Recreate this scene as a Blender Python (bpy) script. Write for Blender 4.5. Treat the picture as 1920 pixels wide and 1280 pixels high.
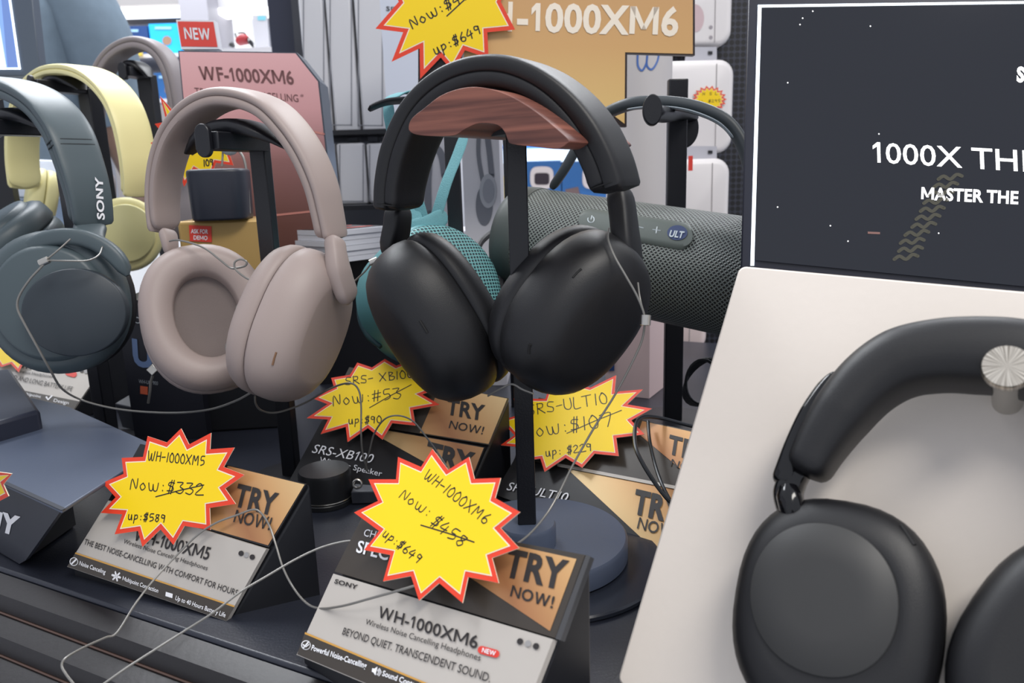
import bpy, math, random
from mathutils import Vector as V, Matrix
random.seed(4)
S = bpy.context.scene
for o in list(bpy.data.objects): bpy.data.objects.remove(o)
PI = math.pi
# ---------------------------------------------------------------- camera, world, light
FP = 1400.0; PITCH = math.radians(12.3); ROLL = math.radians(1.8)
T = 0.90                                   # height of the black display counter
CAM = V((0, 0, T + .235))
F = V((0, math.cos(PITCH), -math.sin(PITCH)))
_R0 = V((1, 0, 0)); _U0 = V((0, math.sin(PITCH), math.cos(PITCH)))
R = _R0*math.cos(ROLL) - _U0*math.sin(ROLL); U = _U0*math.cos(ROLL) + _R0*math.sin(ROLL)
cd = bpy.data.cameras.new('camera'); cam = bpy.data.objects.new('camera', cd); S.collection.objects.link(cam)
cam.matrix_world = Matrix(((R.x, U.x, -F.x, CAM.x), (R.y, U.y, -F.y, CAM.y), (R.z, U.z, -F.z, CAM.z), (0, 0, 0, 1)))
cd.sensor_width = 36; cd.lens = 36*FP/1920; cd.clip_start = .02
cd.dof.use_dof = True; cd.dof.focus_distance = .47; cd.dof.aperture_fstop = 14
S.camera = cam
S.view_settings.view_transform = 'Standard'; S.view_settings.look = 'None'
S.view_settings.gamma = 1; S.view_settings.use_curve_mapping = False; S.view_settings.exposure = 0.28
w = bpy.data.worlds.new('world'); S.world = w; w.use_nodes = True
wb = w.node_tree.nodes['Background']; wb.inputs[0].default_value = (.86, .90, 1, 1); wb.inputs[1].default_value = .62
def lamp(name, loc, to, size, power, col=(1, 1, 1), sy=None):
    l = bpy.data.lights.new(name, 'AREA'); l.energy = power; l.size = size; l.color = col
    if sy: l.shape = 'RECTANGLE'; l.size_y = sy
    o = bpy.data.objects.new(name, l); S.collection.objects.link(o); o.location = loc
    o.rotation_euler = (V(to)-V(loc)).to_track_quat('-Z', 'Y').to_euler(); return o
lamp('ceiling_light', (-1.0, 1.6, 3.0), (-.2, .8, T), 1.6, 42, (.93, .96, 1), .5)
lamp('ceiling_light', (.7, -.6, 2.9), (.1, .5, T), 1.4, 30, (1, .96, .9), .5)
lamp('ceiling_light', (.9, 2.4, 2.9), (.4, 1.2, T), 1.4, 30, (.95, .97, 1), .5)
lamp('ceiling_light', (-1.6, 3.0, 3.0), (-1.4, 3.6, 1), 1.4, 50, (.93, .97, 1), .5)

# ---------------------------------------------------------------- geometry helpers
def ray(x, y): return F + R*((x-960)/FP) - U*((y-640)/FP)
def P(x, y, d): return CAM + ray(x, y)*d
def PT(x, y, z=T):
    v = ray(x, y); return CAM + v*((z-CAM.z)/v.z)
def cv(x, y, z): return (R*x + U*y - F*z).normalized()       # direction from the viewer's right, up, towards
class Pl:
    def __init__(s, o, n):
        s.o = V(o); s.n = V(n).normalized()
        if s.n.dot(CAM-s.o) < 0: s.n = -s.n
    def h(s, x, y, off=0):
        v = ray(x, y); o = s.o + s.n*off
        return CAM + v*((o-CAM).dot(s.n)/v.dot(s.n))
def para(q, k=3, z=T, d=None):
    A = [ray(*c) for c in q]
    m = Matrix(((A[0].x, -A[1].x, A[2].x), (A[0].y, -A[1].y, A[2].y), (A[0].z, -A[1].z, A[2].z)))
    s = list(m.inverted() @ A[3]) + [1.0]
    D = d if d else (PT(*q[k], z)-CAM).dot(F)
    f_ = D/s[k]
    X = [CAM + A[i]*(s[i]*f_) for i in range(4)]
    return X, Pl(X[0], (X[1]-X[0]).cross(X[3]-X[0]))
def vert_plane(x, y, d, yaw=0):
    a = math.radians(yaw); return Pl(P(x, y, d), (math.sin(a), -math.cos(a), 0))
def cr(pts, n=8, closed=False):
    out = []; N = len(pts)
    if N < 3: return [V(p) for p in pts]
    rng = range(N if closed else N-1)
    for i in rng:
        if closed: a, b, c, d = pts[i-1], pts[i], pts[(i+1) % N], pts[(i+2) % N]
        else: a, b, c, d = pts[max(i-1, 0)], pts[i], pts[i+1], pts[min(i+2, N-1)]
        a, b, c, d = V(a), V(b), V(c), V(d)
        for k in range(n):
            t = k/n
            out.append(.5*((2*b)+(c-a)*t+(2*a-5*b+4*c-d)*t*t+(3*b-a-3*c+d)*t**3))
    if not closed: out.append(V(pts[-1]))
    return out
def lerpl(L, t):
    if not isinstance(L, (list, tuple)): return L
    x = t*(len(L)-1); i = min(int(x), len(L)-2); return L[i]+(L[i+1]-L[i])*(x-i)
ORG = {}
class MB:
    def __init__(s): s.v = []; s.f = []; s.m = []; s.uv = {}
    def face(s, idx, m=0): s.f.append(tuple(idx)); s.m.append(m)
    def poly(s, pts, m=0):
        b = len(s.v); s.v += [V(p) for p in pts]; s.face(range(b, b+len(pts)), m)
    def prism(s, pts, d, m=0, ms=None):
        b = len(s.v); n = len(pts); d = V(d)
        s.v += [V(p) for p in pts]+[V(p)+d for p in pts]
        s.face(range(b, b+n), m); s.face(range(b+2*n-1, b+n-1, -1), m if ms is None else ms)
        for i in range(n):
            j = (i+1) % n; s.face((b+i, b+n+i, b+n+j, b+j), m if ms is None else ms)
    def box(s, c, h, m=0, ax=None):
        ax = ax or (V((1, 0, 0)), V((0, 1, 0)), V((0, 0, 1))); c = V(c)
        p = [c+ax[0]*(h[0]*i)+ax[1]*(h[1]*j)+ax[2]*(h[2]*k) for k in (-1, 1) for j in (-1, 1) for i in (-1, 1)]
        b = len(s.v); s.v += p
        for q in ((0, 2, 3, 1), (4, 5, 7, 6), (0, 1, 5, 4), (2, 6, 7, 3), (0, 4, 6, 2), (1, 3, 7, 5)): s.face([b+k for k in q], m)
    def rings(s, rs, m=0, caps=True, closed=False):
        n = len(rs[0]); b = len(s.v)
        for r_ in rs: s.v += [V(p) for p in r_]
        K = len(rs)
        for i in range(K if closed else K-1):
            for j in range(n):
                a0 = b+i*n; a1 = b+((i+1) % K)*n; s.face((a0+j, a0+(j+1) % n, a1+(j+1) % n, a1+j), m)
        if caps and not closed:
            s.face(range(b+n-1, b-1, -1), m); s.face(range(b+(K-1)*n, b+K*n), m)
    def tube(s, pts, r, m=0, seg=10, flat=1, up=None):
        pts = [V(p) for p in pts]; rs = []; N = len(pts)
        t = (pts[1]-pts[0]).normalized(); a = V(up) if up else t.orthogonal(); prev = None
        for i, p in enumerate(pts):
            t = (pts[min(i+1, N-1)]-pts[max(i-1, 0)])
            t = t.normalized() if t.length > 1e-9 else V((0, 0, 1))
            a = (a-t*a.dot(t)); a = a.normalized() if a.length > 1e-6 else t.orthogonal().normalized()
            bb = t.cross(a); rr = lerpl(r, i/(N-1))
            rs.append([p+a*math.cos(2*PI*k/seg)*rr*flat+bb*math.sin(2*PI*k/seg)*rr for k in range(seg)])
        s.rings(rs, m)
    def sweep(s, pts, W, w, t, off=0, e=3.0, seg=24, m=0, round_=4, Wl=None):
        """flattened bar along pts; w = size along W, t = size across, off = shift across"""
        pts = [V(p) for p in pts]; N = len(pts); rs = []
        for i, p in enumerate(pts):
            tt = i/(N-1); tg = (pts[min(i+1, N-1)]-pts[max(i-1, 0)]).normalized()
            Wv = (Wl[0].lerp(Wl[1], tt) if Wl else W); Wv = (Wv-tg*Wv.dot(tg)).normalized(); B = tg.cross(Wv).normalized()
            ww = lerpl(w, tt)/2; th = lerpl(t, tt)/2; of = lerpl(off, tt)
            k = 1
            if round_ and (i < round_ or i > N-1-round_):
                j = min(i, N-1-i)/round_; k = math.sqrt(max(0, 1-(1-j)**2))*.75+.25 if j < 1 else 1
            ring = []
            for q in range(seg):
                a = 2*PI*q/seg; ca, sa = math.cos(a), math.sin(a)
                ring.append(p+B*of+Wv*(ww*k*math.copysign(abs(ca)**(2/e), ca))+B*(th*k*math.copysign(abs(sa)**(2/e), sa)))
            rs.append(ring)
        s.rings(rs, m)
    def cyl(s, a, b, r, m=0, seg=32, r2=None, prof=None):
        a, b = V(a), V(b); t = (b-a).normalized(); x = t.orthogonal().normalized(); y = t.cross(x)
        prof = prof or [(r, 0), (r2 if r2 is not None else r, (b-a).length)]
        s.rings([[a+t*h+(x*math.cos(2*PI*k/seg)+y*math.sin(2*PI*k/seg))*max(rr, 1e-5) for k in range(seg)] for rr, h in prof], m)
    def build(s, name, mats, parent=None, smooth=True, ang=40, bevel=0, sub=0, seg=2):
        me = bpy.data.meshes.new(name)
        if parent is not None: org = ORG[parent.name]
        else:
            xs = [p.x for p in s.v]; ys = [p.y for p in s.v]; zs = [p.z for p in s.v]
            org = V(((min(xs)+max(xs))/2, (min(ys)+max(ys))/2, min(zs)))
        me.from_pydata([p-org for p in s.v], [], s.f)
        mats = mats if isinstance(mats, (list, tuple)) else [mats]
        for m_ in mats: me.materials.append(m_)
        me.polygons.foreach_set('material_index', s.m)
        if s.uv:
            ul = me.uv_layers.new(name='UVMap')
            for l in me.loops: ul.data[l.index].uv = s.uv.get(l.vertex_index, (0, 0))
        me.polygons.foreach_set('use_smooth', [smooth]*len(me.polygons))
        me.update()
        if smooth: me.set_sharp_from_angle(angle=math.radians(ang))
        o = bpy.data.objects.new(name, me); S.collection.objects.link(o)
        if parent is not None: o.parent = parent
        else: o.location = org
        ORG[o.name] = org
        if bevel:
            b = o.modifiers.new('bevel', 'BEVEL'); b.width = bevel; b.segments = seg; b.limit_method = 'ANGLE'; b.harden_normals = False
        if sub:
            q = o.modifiers.new('subdivision', 'SUBSURF'); q.levels = sub; q.render_levels = sub
        return o
def thing(name, label, cat, loc, group=None):
    o = bpy.data.objects.new(name, None); S.collection.objects.link(o); o.location = loc; o.empty_display_size = .02
    o['label'] = label; o['category'] = cat
    if group: o['group'] = group
    ORG[o.name] = V(loc); return o
def tag(o, label, cat, group=None):
    o['label'] = label; o['category'] = cat
    if group: o['group'] = group
    return o
def struct(o): o['kind'] = 'structure'; return o

# ---------------------------------------------------------------- materials
MATS = {}
def mat(name, col, rough=.5, metal=0, emit=None, es=1, spec=.5, bump=0, bs=400, coat=0, vary=0):
    if name in MATS: return MATS[name]
    m = bpy.data.materials.new(name); m.use_nodes = True; nt = m.node_tree; b = nt.nodes['Principled BSDF']
    b.inputs['Base Color'].default_value = (*col, 1); b.inputs['Roughness'].default_value = rough; b.inputs['Metallic'].default_value = metal
    b.inputs['Specular IOR Level'].default_value = spec; b.inputs['Coat Weight'].default_value = coat
    if emit: b.inputs['Emission Color'].default_value = (*emit, 1); b.inputs['Emission Strength'].default_value = es
    if bump or vary:
        tc = nt.nodes.new('ShaderNodeTexCoord'); n = nt.nodes.new('ShaderNodeTexNoise'); n.inputs['Scale'].default_value = bs; n.inputs['Detail'].default_value = 4
        nt.links.new(tc.outputs['Object'], n.inputs['Vector'])
        if bump:
            bp = nt.nodes.new('ShaderNodeBump'); bp.inputs['Strength'].default_value = bump; bp.inputs['Distance'].default_value = .001
            nt.links.new(n.outputs['Fac'], bp.inputs['Height']); nt.links.new(bp.outputs[0], b.inputs['Normal'])
        if vary:
            mx = nt.nodes.new('ShaderNodeMix'); mx.data_type = 'RGBA'
            mx.inputs[6].default_value = tuple(c*(1-vary) for c in col)+(1,); mx.inputs[7].default_value = tuple(min(1, c*(1+vary)) for c in col)+(1,)
            nt.links.new(n.outputs['Fac'], mx.inputs[0]); nt.links.new(mx.outputs[2], b.inputs['Base Color'])
    MATS[name] = m; return m
def sr(r, g, b): return tuple(((c/255+.055)/1.055)**2.4 if c > 10 else c/255/12.92 for c in (r, g, b))
def ramp_mat(name, stops, vec=(1, 0, 0), scale=1, off=0, rough=.35, metal=.3, wave=None):
    m = bpy.data.materials.new(name); m.use_nodes = True; nt = m.node_tree; b = nt.nodes['Principled BSDF']
    tc = nt.nodes.new('ShaderNodeTexCoord'); vm = nt.nodes.new('ShaderNodeVectorMath'); vm.operation = 'DOT_PRODUCT'; vm.inputs[1].default_value = vec
    nt.links.new(tc.outputs['Object'], vm.inputs[0])
    ma = nt.nodes.new('ShaderNodeMath'); ma.operation = 'MULTIPLY_ADD'; ma.inputs[1].default_value = scale; ma.inputs[2].default_value = off
    nt.links.new(vm.outputs['Value'], ma.inputs[0]); src = ma.outputs[0]
    if wave:
        s_ = nt.nodes.new('ShaderNodeMath'); s_.operation = 'PINGPONG'; s_.inputs[1].default_value = wave; nt.links.new(src, s_.inputs[0]); src = s_.outputs[0]
    r = nt.nodes.new('ShaderNodeValToRGB'); nt.links.new(src, r.inputs[0])
    e = r.color_ramp.elements
    while len(e) < len(stops): e.new(.5)
    for i, (p_, c) in enumerate(stops): e[i].position = p_; e[i].color = (*c, 1)
    nt.links.new(r.outputs[0], b.inputs['Base Color']); b.inputs['Roughness'].default_value = rough; b.inputs['Metallic'].default_value = metal
    return m
def wood_mat():
    m = bpy.data.materials.new('walnut_wood'); m.use_nodes = True; nt = m.node_tree; b = nt.nodes['Principled BSDF']
    tc = nt.nodes.new('ShaderNodeTexCoord'); mp = nt.nodes.new('ShaderNodeMapping'); mp.inputs['Scale'].default_value = (9, 9, 240)
    mp.inputs['Rotation'].default_value = (0, math.radians(2), 0)
    n = nt.nodes.new('ShaderNodeTexNoise'); n.inputs['Scale'].default_value = 1; n.inputs['Detail'].default_value = 6; n.inputs['Distortion'].default_value = .6
    r = nt.nodes.new('ShaderNodeValToRGB'); r.color_ramp.elements[0].position = .3; r.color_ramp.elements[1].position = .72
    r.color_ramp.elements[0].color = (*sr(72, 40, 36), 1); r.color_ramp.elements[1].color = (*sr(150, 94, 78), 1)
    nt.links.new(tc.outputs['Object'], mp.inputs[0]); nt.links.new(mp.outputs[0], n.inputs['Vector']); nt.links.new(n.outputs['Fac'], r.inputs[0])
    nt.links.new(r.outputs[0], b.inputs['Base Color']); b.inputs['Roughness'].default_value = .42
    bp = nt.nodes.new('ShaderNodeBump'); bp.inputs['Strength'].default_value = .15; bp.inputs['Distance'].default_value = .0005
    nt.links.new(n.outputs['Fac'], bp.inputs['Height']); nt.links.new(bp.outputs[0], b.inputs['Normal']); return m
def grille_mat(name, c1, c2, freq, rough=.45, stripe=False):
    """perforated or woven speaker cloth: pattern on UV (metres)"""
    m = bpy.data.materials.new(name); m.use_nodes = True; nt = m.node_tree; b = nt.nodes['Principled BSDF']; L = nt.links.new
    uv = nt.nodes.new('ShaderNodeUVMap'); sep = nt.nodes.new('ShaderNodeSeparateXYZ'); L(uv.outputs[0], sep.inputs[0])
    def M(op, a, b_=None):
        x = nt.nodes.new('ShaderNodeMath'); x.operation = op
        for i, q in enumerate((a, b_)):
            if q is None: continue
            if isinstance(q, (int, float)): x.inputs[i].default_value = q
            else: L(q, x.inputs[i])
        return x.outputs[0]
    u, v = sep.outputs[0], sep.outputs[1]
    if stripe: s1 = M('SINE', M('MULTIPLY', v, freq)); s2 = M('SINE', M('MULTIPLY', u, freq*.9)); f_ = M('MAXIMUM', s1, M('MULTIPLY', s2, .9))
    else:
        a = M('SINE', M('MULTIPLY', M('ADD', u, v), freq)); c = M('SINE', M('MULTIPLY', M('SUBTRACT', u, v), freq)); f_ = M('MAXIMUM', a, c)
    r = nt.nodes.new('ShaderNodeValToRGB'); r.color_ramp.elements[0].position = .35; r.color_ramp.elements[1].position = .75
    r.color_ramp.elements[0].color = (*c2, 1); r.color_ramp.elements[1].color = (*c1, 1)
    L(f_, r.inputs[0]); L(r.outputs[0], b.inputs['Base Color']); b.inputs['Roughness'].default_value = rough
    bp = nt.nodes.new('ShaderNodeBump'); bp.inputs['Strength'].default_value = .5; bp.inputs['Distance'].default_value = .0006
    L(f_, bp.inputs['Height']); L(bp.outputs[0], b.inputs['Normal']); return m
BLK = mat('black_plastic', sr(22, 23, 28), .42)
BLKM = mat('black_metal', sr(20, 21, 27), .38, bump=.1, bs=900)
BLKS = mat('black_matte_shell', sr(19, 19, 22), .46, bump=.12, bs=2500)
BLKL = mat('black_soft_leather', sr(18, 18, 22), .5, bump=.1, bs=1500)
GLOSS = mat('gloss_black', sr(12, 12, 15), .12)
TAU = mat('taupe_shell', sr(160, 145, 140), .5, bump=.08, bs=2500)
TAUL = mat('taupe_leather', sr(156, 141, 136), .5, bump=.08, bs=1500)
TAUD = mat('taupe_mesh_lining', sr(112, 101, 98), .8, bump=.3, bs=2500)
GRN = mat('slate_green_shell', sr(70, 82, 87), .42, bump=.08, bs=2500)
GRND = mat('slate_green_dark_disc', sr(44, 52, 59), .45)
YEL = mat('pale_yellow_shell', sr(238, 229, 168), .45)
YELD = mat('pale_yellow_disc', sr(210, 204, 150), .5)
GTAU = mat('grey_taupe_shell', sr(136, 128, 130), .5)
SEAM = mat('seam_line', sr(12, 12, 14), .7)
TSEAM = mat('taupe_seam', sr(84, 70, 68), .7)
GSEAM = mat('green_seam', sr(30, 38, 42), .7)
SIL = mat('brushed_silver', (.52, .50, .46), .28, 1)
GREYW = mat('tether_wire', sr(128, 126, 122), .35, .4)
WHT = mat('white_plastic', sr(226, 222, 222), .4)
WHTP = mat('white_board_paint', sr(219, 210, 201), .42, bump=.06, bs=260, vary=.015)
WHTC = mat('white_card', sr(222, 222, 228), .5)
RED = mat('starburst_red', sr(224, 62, 34), .5)
YLW = mat('starburst_yellow', sr(244, 207, 4), .5)
PAPERW = mat('paper_edge', sr(240, 225, 200), .6)
INK = mat('marker_ink', sr(28, 26, 30), .5)
CARDG = mat('silver_grey_card', sr(184, 178, 171), .38, vary=.03, bs=60)
CARDD = mat('dark_brown_card', sr(62, 56, 50), .35)
CARDK = mat('black_card', sr(30, 29, 31), .35)
TXTD = mat('dark_print', sr(42, 38, 38), .5)
TXTW = mat('white_print', sr(236, 236, 240), .5)
REDP = mat('red_print', sr(214, 62, 50), .5)
ORL = mat('orange_line', sr(200, 150, 70), .4)
GOLD = mat('gold_foil', sr(206, 160, 98), .3, .35)
TEAL = mat('teal_plastic', sr(86, 142, 148), .45)
TEALF = mat('teal_strap_fabric', sr(104, 158, 166), .8, bump=.5, bs=1200, vary=.15)
SLATE = mat('slate_blue_metal', sr(74, 83, 102), .42, bump=.05, bs=800)
DGREY = mat('dark_grey_plastic', sr(70, 76, 74), .5)
RUBBER = mat('cable_rubber', sr(22, 25, 30), .35)
PINKB = mat('pink_white_plastic', sr(222, 204, 202), .42)
GLOW = mat('screen_edge_light', (.8, .9, 1), .5, emit=(.86, .94, 1), es=1.5)
WOOD = wood_mat()
# ---------------------------------------------------------------- lettering
_tc = {}
_cc = {}
def raw(s, bold):
    c = bpy.data.curves.new('t', 'FONT'); c.body = s; c.size = 1; c.offset = bold; c.resolution_u = 3
    o = bpy.data.objects.new('t', c); S.collection.objects.link(o)
    dg = bpy.context.evaluated_depsgraph_get(); dg.update(); me = o.evaluated_get(dg).to_mesh()
    vs = [(v.co.x, v.co.y) for v in me.vertices]; fs = [tuple(p.vertices) for p in me.polygons]
    o.evaluated_get(dg).to_mesh_clear(); bpy.data.objects.remove(o); bpy.data.curves.remove(c); return vs, fs
def char(ch, bold):
    k = (ch, bold)
    if k not in _cc:
        adv = max(v[0] for v in raw(ch+'H', 0)[0])-max(v[0] for v in raw('H', 0)[0])
        if ch == '1':
            h = .70; w = .045+bold*.55
            vs = [(.24-w, 0), (.24+w, 0), (.24+w, h), (.24-w, h), (.24-w, h-.004), (.24-w, h-.14-bold), (.06, h-.24-bold*2), (.06, h-.13)]
            _cc[k] = (vs, [(0, 1, 2, 3), (4, 7, 6, 5)], .42)
        elif ch in 'MWN' and bold:
            sw = .088+bold*2.1; h = .70; qs = []
            def q(*p): qs.append(p)
            if ch == 'M':
                wd = .80; q((0, 0), (sw, 0), (sw, h), (0, h)); q((wd-sw, 0), (wd, 0), (wd, h), (wd-sw, h)); q((0, h), (wd/2-sw*.45, .12), (wd/2+sw*.45, .12), (sw*1.15, h)); q((wd/2-sw*.45, .12), (wd/2+sw*.45, .12), (wd, h), (wd-sw*1.15, h))
            elif ch == 'N':
                wd = .66; q((0, 0), (sw, 0), (sw, h), (0, h)); q((wd-sw, 0), (wd, 0), (wd, h), (wd-sw, h)); q((0, h), (wd-sw*1.1, 0), (wd, 0), (sw*1.1, h))
            else:
                wd = .98; q((0, h), (.20, 0), (.20+sw, 0), (sw, h)); q((.20, 0), (.20+sw, 0), (wd/2+sw/2, h), (wd/2-sw/2, h)); q((wd/2-sw/2, h), (wd-.20-sw, 0), (wd-.20, 0), (wd/2+sw/2, h)); q((wd-.20-sw, 0), (wd-.20, 0), (wd, h), (wd-sw, h))
            v_ = []; f_ = []
            for p_ in qs: f_.append(tuple(range(len(v_), len(v_)+4))); v_ += [(a+.05, b) for a, b in p_]
            _cc[k] = (v_, f_, wd+.10)
        else:
            v_, f_ = raw(ch, bold*(.45 if ch in 'MWN' else 1)); _cc[k] = (v_, f_, adv)
    return _cc[k]
def glyphs(s, bold=0, shear=0):
    k = (s, bold, shear)
    if k in _tc: return _tc[k]
    vs = []; fs = []; x = 0
    for ch in s:
        if ch == ' ': x += .26; continue
        gv, gf, adv = char(ch, bold); b_ = len(vs)
        vs += [(px+x+shear*py, py) for px, py in gv]; fs += [tuple(b_+i for i in q) for q in gf]; x += adv+bold*.6
    x0 = min(v[0] for v in vs); x1 = max(v[0] for v in vs)
    up = [ch for ch in s if ch.isupper() or ch.isdigit()]
    H = .7294 if up else max(v[1] for v in vs)
    if up:                                      # cap height measured, baseline at 0
        H = max(v[1] for v in vs)
    vs = [((x-x0)/(x1-x0), y/H) for x, y in vs]
    _tc[k] = (vs, fs); return _tc[k]
def text(mb, hit, s, bl, br, tl, m, bold=0, shear=0):
    """print s on a surface: bl, br, tl are the corners of its capitals' box"""
    vs, fs = glyphs(s, bold, shear)
    b = len(mb.v)
    A, B, C_ = hit(*bl), hit(*br), hit(*tl)
    mb.v += [A+(B-A)*x+(C_-A)*y for x, y in vs]
    for f_ in fs: mb.face([b+i for i in f_], m)
HF = {
'W': [[(0, 1), (.12, .05), (.3, .1), (.42, .75)], [(.42, .75), (.45, .1), (.65, .05), (.8, 1)]],
'H': [[(.1, 1), (.02, 0)], [(.55, 1), (.5, 0)], [(.05, .5), (.52, .55)]], '-': [[(.05, .45), (.45, .5)]],
'1': [[(.2, 1), (.1, 0)]], '0': [[(.3, 1), (.05, .65), (.1, .1), (.4, .05), (.5, .6), (.3, 1), (.2, .95)]],
'X': [[(.05, 1), (.55, .0)], [(.65, 1), (0, 0)]], 'M': [[(0, 0), (.12, 1), (.32, .4), (.6, 1), (.62, 0)]],
'6': [[(.4, 1), (.1, .5), (.1, .1), (.35, 0), (.48, .3), (.25, .48), (.1, .3)]],
'5': [[(.5, 1), (.15, .95), (.1, .55), (.4, .55), (.45, .2), (.1, 0)]],
'N': [[(0, 0), (.1, .95), (.42, .1), (.5, 1)]], 'o': [[(.25, .65), (.05, .35), (.2, .02), (.42, .3), (.25, .65)]],
'w': [[(0, .7), (.08, .1), (.28, .08), (.32, .6)], [(.32, .6), (.38, .08), (.6, .1), (.68, .75)]],
':': [[(.15, .6), (.17, .55)], [(.13, .15), (.15, .1)]],
'$': [[(.5, .85), (.2, .9), (.1, .65), (.4, .5), (.4, .2), (.02, .15)], [(.32, 1.1), (.12, -.1)], [(.48, 1.1), (.28, -.1)]],
'#': [[(.2, 1), (.05, 0)], [(.42, 1), (.28, 0)], [(0, .65), (.55, .75)], [(-.02, .3), (.5, .4)]],
'3': [[(.05, .95), (.45, .95), (.25, .6), (.5, .35), (.3, 0), (0, .1)]], '2': [[(.05, .8), (.3, 1), (.45, .7), (0, .05), (.55, .05)]],
'u': [[(.05, .7), (.05, .1), (.3, .1), (.38, .7)], [(.38, .7), (.42, 0)]], 'p': [[(.1, .7), (0, -.4)], [(.1, .6), (.35, .7), (.4, .3), (.08, .1)]],
'4': [[(.3, 1), (0, .35), (.5, .4)], [(.42, .75), (.3, -.1)]], '8': [[(.45, .9), (.15, .9), (.15, .6), (.42, .35), (.25, 0), (.05, .25), (.35, .6), (.45, .9)]],
'9': [[(.42, .85), (.15, .95), (.08, .6), (.35, .55), (.45, .9), (.35, 0)]], '7': [[(0, .9), (.6, 1), (.3, 0)]],
'S': [[(.55, .9), (.2, .95), (.1, .6), (.45, .4), (.4, .05), (0, .1)]], 'R': [[(.08, 0), (.15, 1)], [(.1, .95), (.5, .9), (.45, .55), (.12, .5)], [(.15, .5), (.6, 0)]],
'B': [[(.08, 0), (.12, 1)], [(.1, 1), (.45, .85), (.12, .52)], [(.12, .52), (.55, .35), (.4, .02), (.05, 0)]],
'U': [[(.05, 1), (.02, .2), (.3, 0), (.5, .3), (.5, 1)]], 'L': [[(.1, 1), (.02, 0), (.45, 0)]], 'T': [[(0, .95), (.65, 1)], [(.32, .98), (.25, 0)]],
'D': [[(.1, 1), (.05, 0)], [(.05, 1), (.45, .8), (.5, .3), (.05, 0)]],
'q': [[(0, .1), (.5, .9)]]}
HW = {'W': .92, 'M': .8, 'X': .75, '-': .55, '1': .35, ':': .4, 'w': .8, ' ': .4, 'T': .7, 'R': .7, '7': .7, '4': .65}
def ribbon(mb, pts, nrm, lw, m):
    pts = [V(p) for p in pts]; n = len(pts); L_ = []
    for i, p in enumerate(pts):
        t = pts[min(i+1, n-1)]-pts[max(i-1, 0)]
        t = t.normalized() if t.length > 1e-9 else V((1, 0, 0))
        s_ = nrm.cross(t).normalized()*lw; L_.append((p+s_, p-s_))
    b = len(mb.v)
    for a, c in L_: mb.v += [a, c]
    for i in range(n-1): mb.face((b+2*i, b+2*i+1, b+2*i+3, b+2*i+2), m)
    for p in (pts[0], pts[-1]):
        x = nrm.orthogonal().normalized(); y = nrm.cross(x)
        mb.poly([p+(x*math.cos(k*PI/4)+y*math.sin(k*PI/4))*lw for k in range(8)], m)
def hand(mb, hit, nrm, s, p0, p1, h, m, lw=.0004):
    """marker handwriting from p0 to p1, letters h pixels high"""
    A, B = hit(*p0), hit(*p1); dx = p1[0]-p0[0]; dy = p1[1]-p0[1]; l = math.hypot(dx, dy)
    C_ = hit(p0[0]+dy/l*h, p0[1]-dx/l*h); tot = sum(HW.get(c, .6) for c in s); x = 0
    for ch in s:
        for st in HF.get(ch, []):
            q = cr([V((a, b, 0)) for a, b in st], 4)
            ribbon(mb, [A+(B-A)*((x+v.x*.92)/tot)+(C_-A)*v.y for v in q], nrm, lw, m)
        x += HW.get(ch, .6)
def inset(pts, n, d):
    """shrink a planar polygon by d"""
    N = len(pts); out = []
    c = sum(pts, V())/N
    area = sum(((pts[i]-c).cross(pts[(i+1) % N]-c) for i in range(N)), V()).dot(n); sg = 1 if area > 0 else -1
    for i in range(N):
        a, b, e = pts[i-1], pts[i], pts[(i+1) % N]
        d1 = (b-a).normalized(); d2 = (e-b).normalized()
        n1 = n.cross(d1)*sg; n2 = n.cross(d2)*sg
        k = n1+n2; den = max(1+n1.dot(n2), .25)
        out.append(b+k*(d/den))
    return out
def star(label, pl, px, off, lines=(), strikes=(), border=.0022, lw=.0004, parent=None, group=None):
    """starburst price card standing off from plane pl"""
    h0 = lambda x, y: pl.h(x, y, off)
    pts = [h0(*p) for p in px]; mb = MB(); mb.prism(pts, -pl.n*.0005, 0, 3)
    mb.poly([p+pl.n*.00012 for p in inset(pts, pl.n, border*.8)], 3)
    mb.poly([p+pl.n*.0002 for p in inset(pts, pl.n, border)], 1)
    h1 = lambda x, y: pl.h(x, y, off+.0003)
    for s, a, b, h in lines: hand(mb, h1, pl.n, s, a, b, h, 2, lw)
    for a, b in strikes: ribbon(mb, [h1(*a), h1((a[0]+b[0])/2, (a[1]+b[1])/2-1), h1(*b)], pl.n, lw, 2)
    o = mb.build('starburst_price_tag', [RED, YLW, INK, PAPERW], smooth=False)
    return tag(o, label, 'price tag', group)
def zz(px, ox, oy, s): return [(ox+x/s, oy+y/s) for x, y in px]
def disc(mb, pl, x, y, r, off, m, n=20):
    mb.poly([pl.h(x+r*math.cos(2*PI*k/n), y+r*math.sin(2*PI*k/n), off) for k in range(n)], m)
def pill(pl, x0, y0, x1, y1, r, off, n=8):
    a = math.atan2(y1-y0, x1-x0); out = []
    for k in range(n+1): t = a+PI/2+PI*k/n; out.append(pl.h(x0+r*math.cos(t), y0+r*math.sin(t), off))
    for k in range(n+1): t = a-PI/2+PI*k/n; out.append(pl.h(x1+r*math.cos(t), y1+r*math.sin(t), off))
    return out
def tab(b, pts, pad=0): return pts

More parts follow.
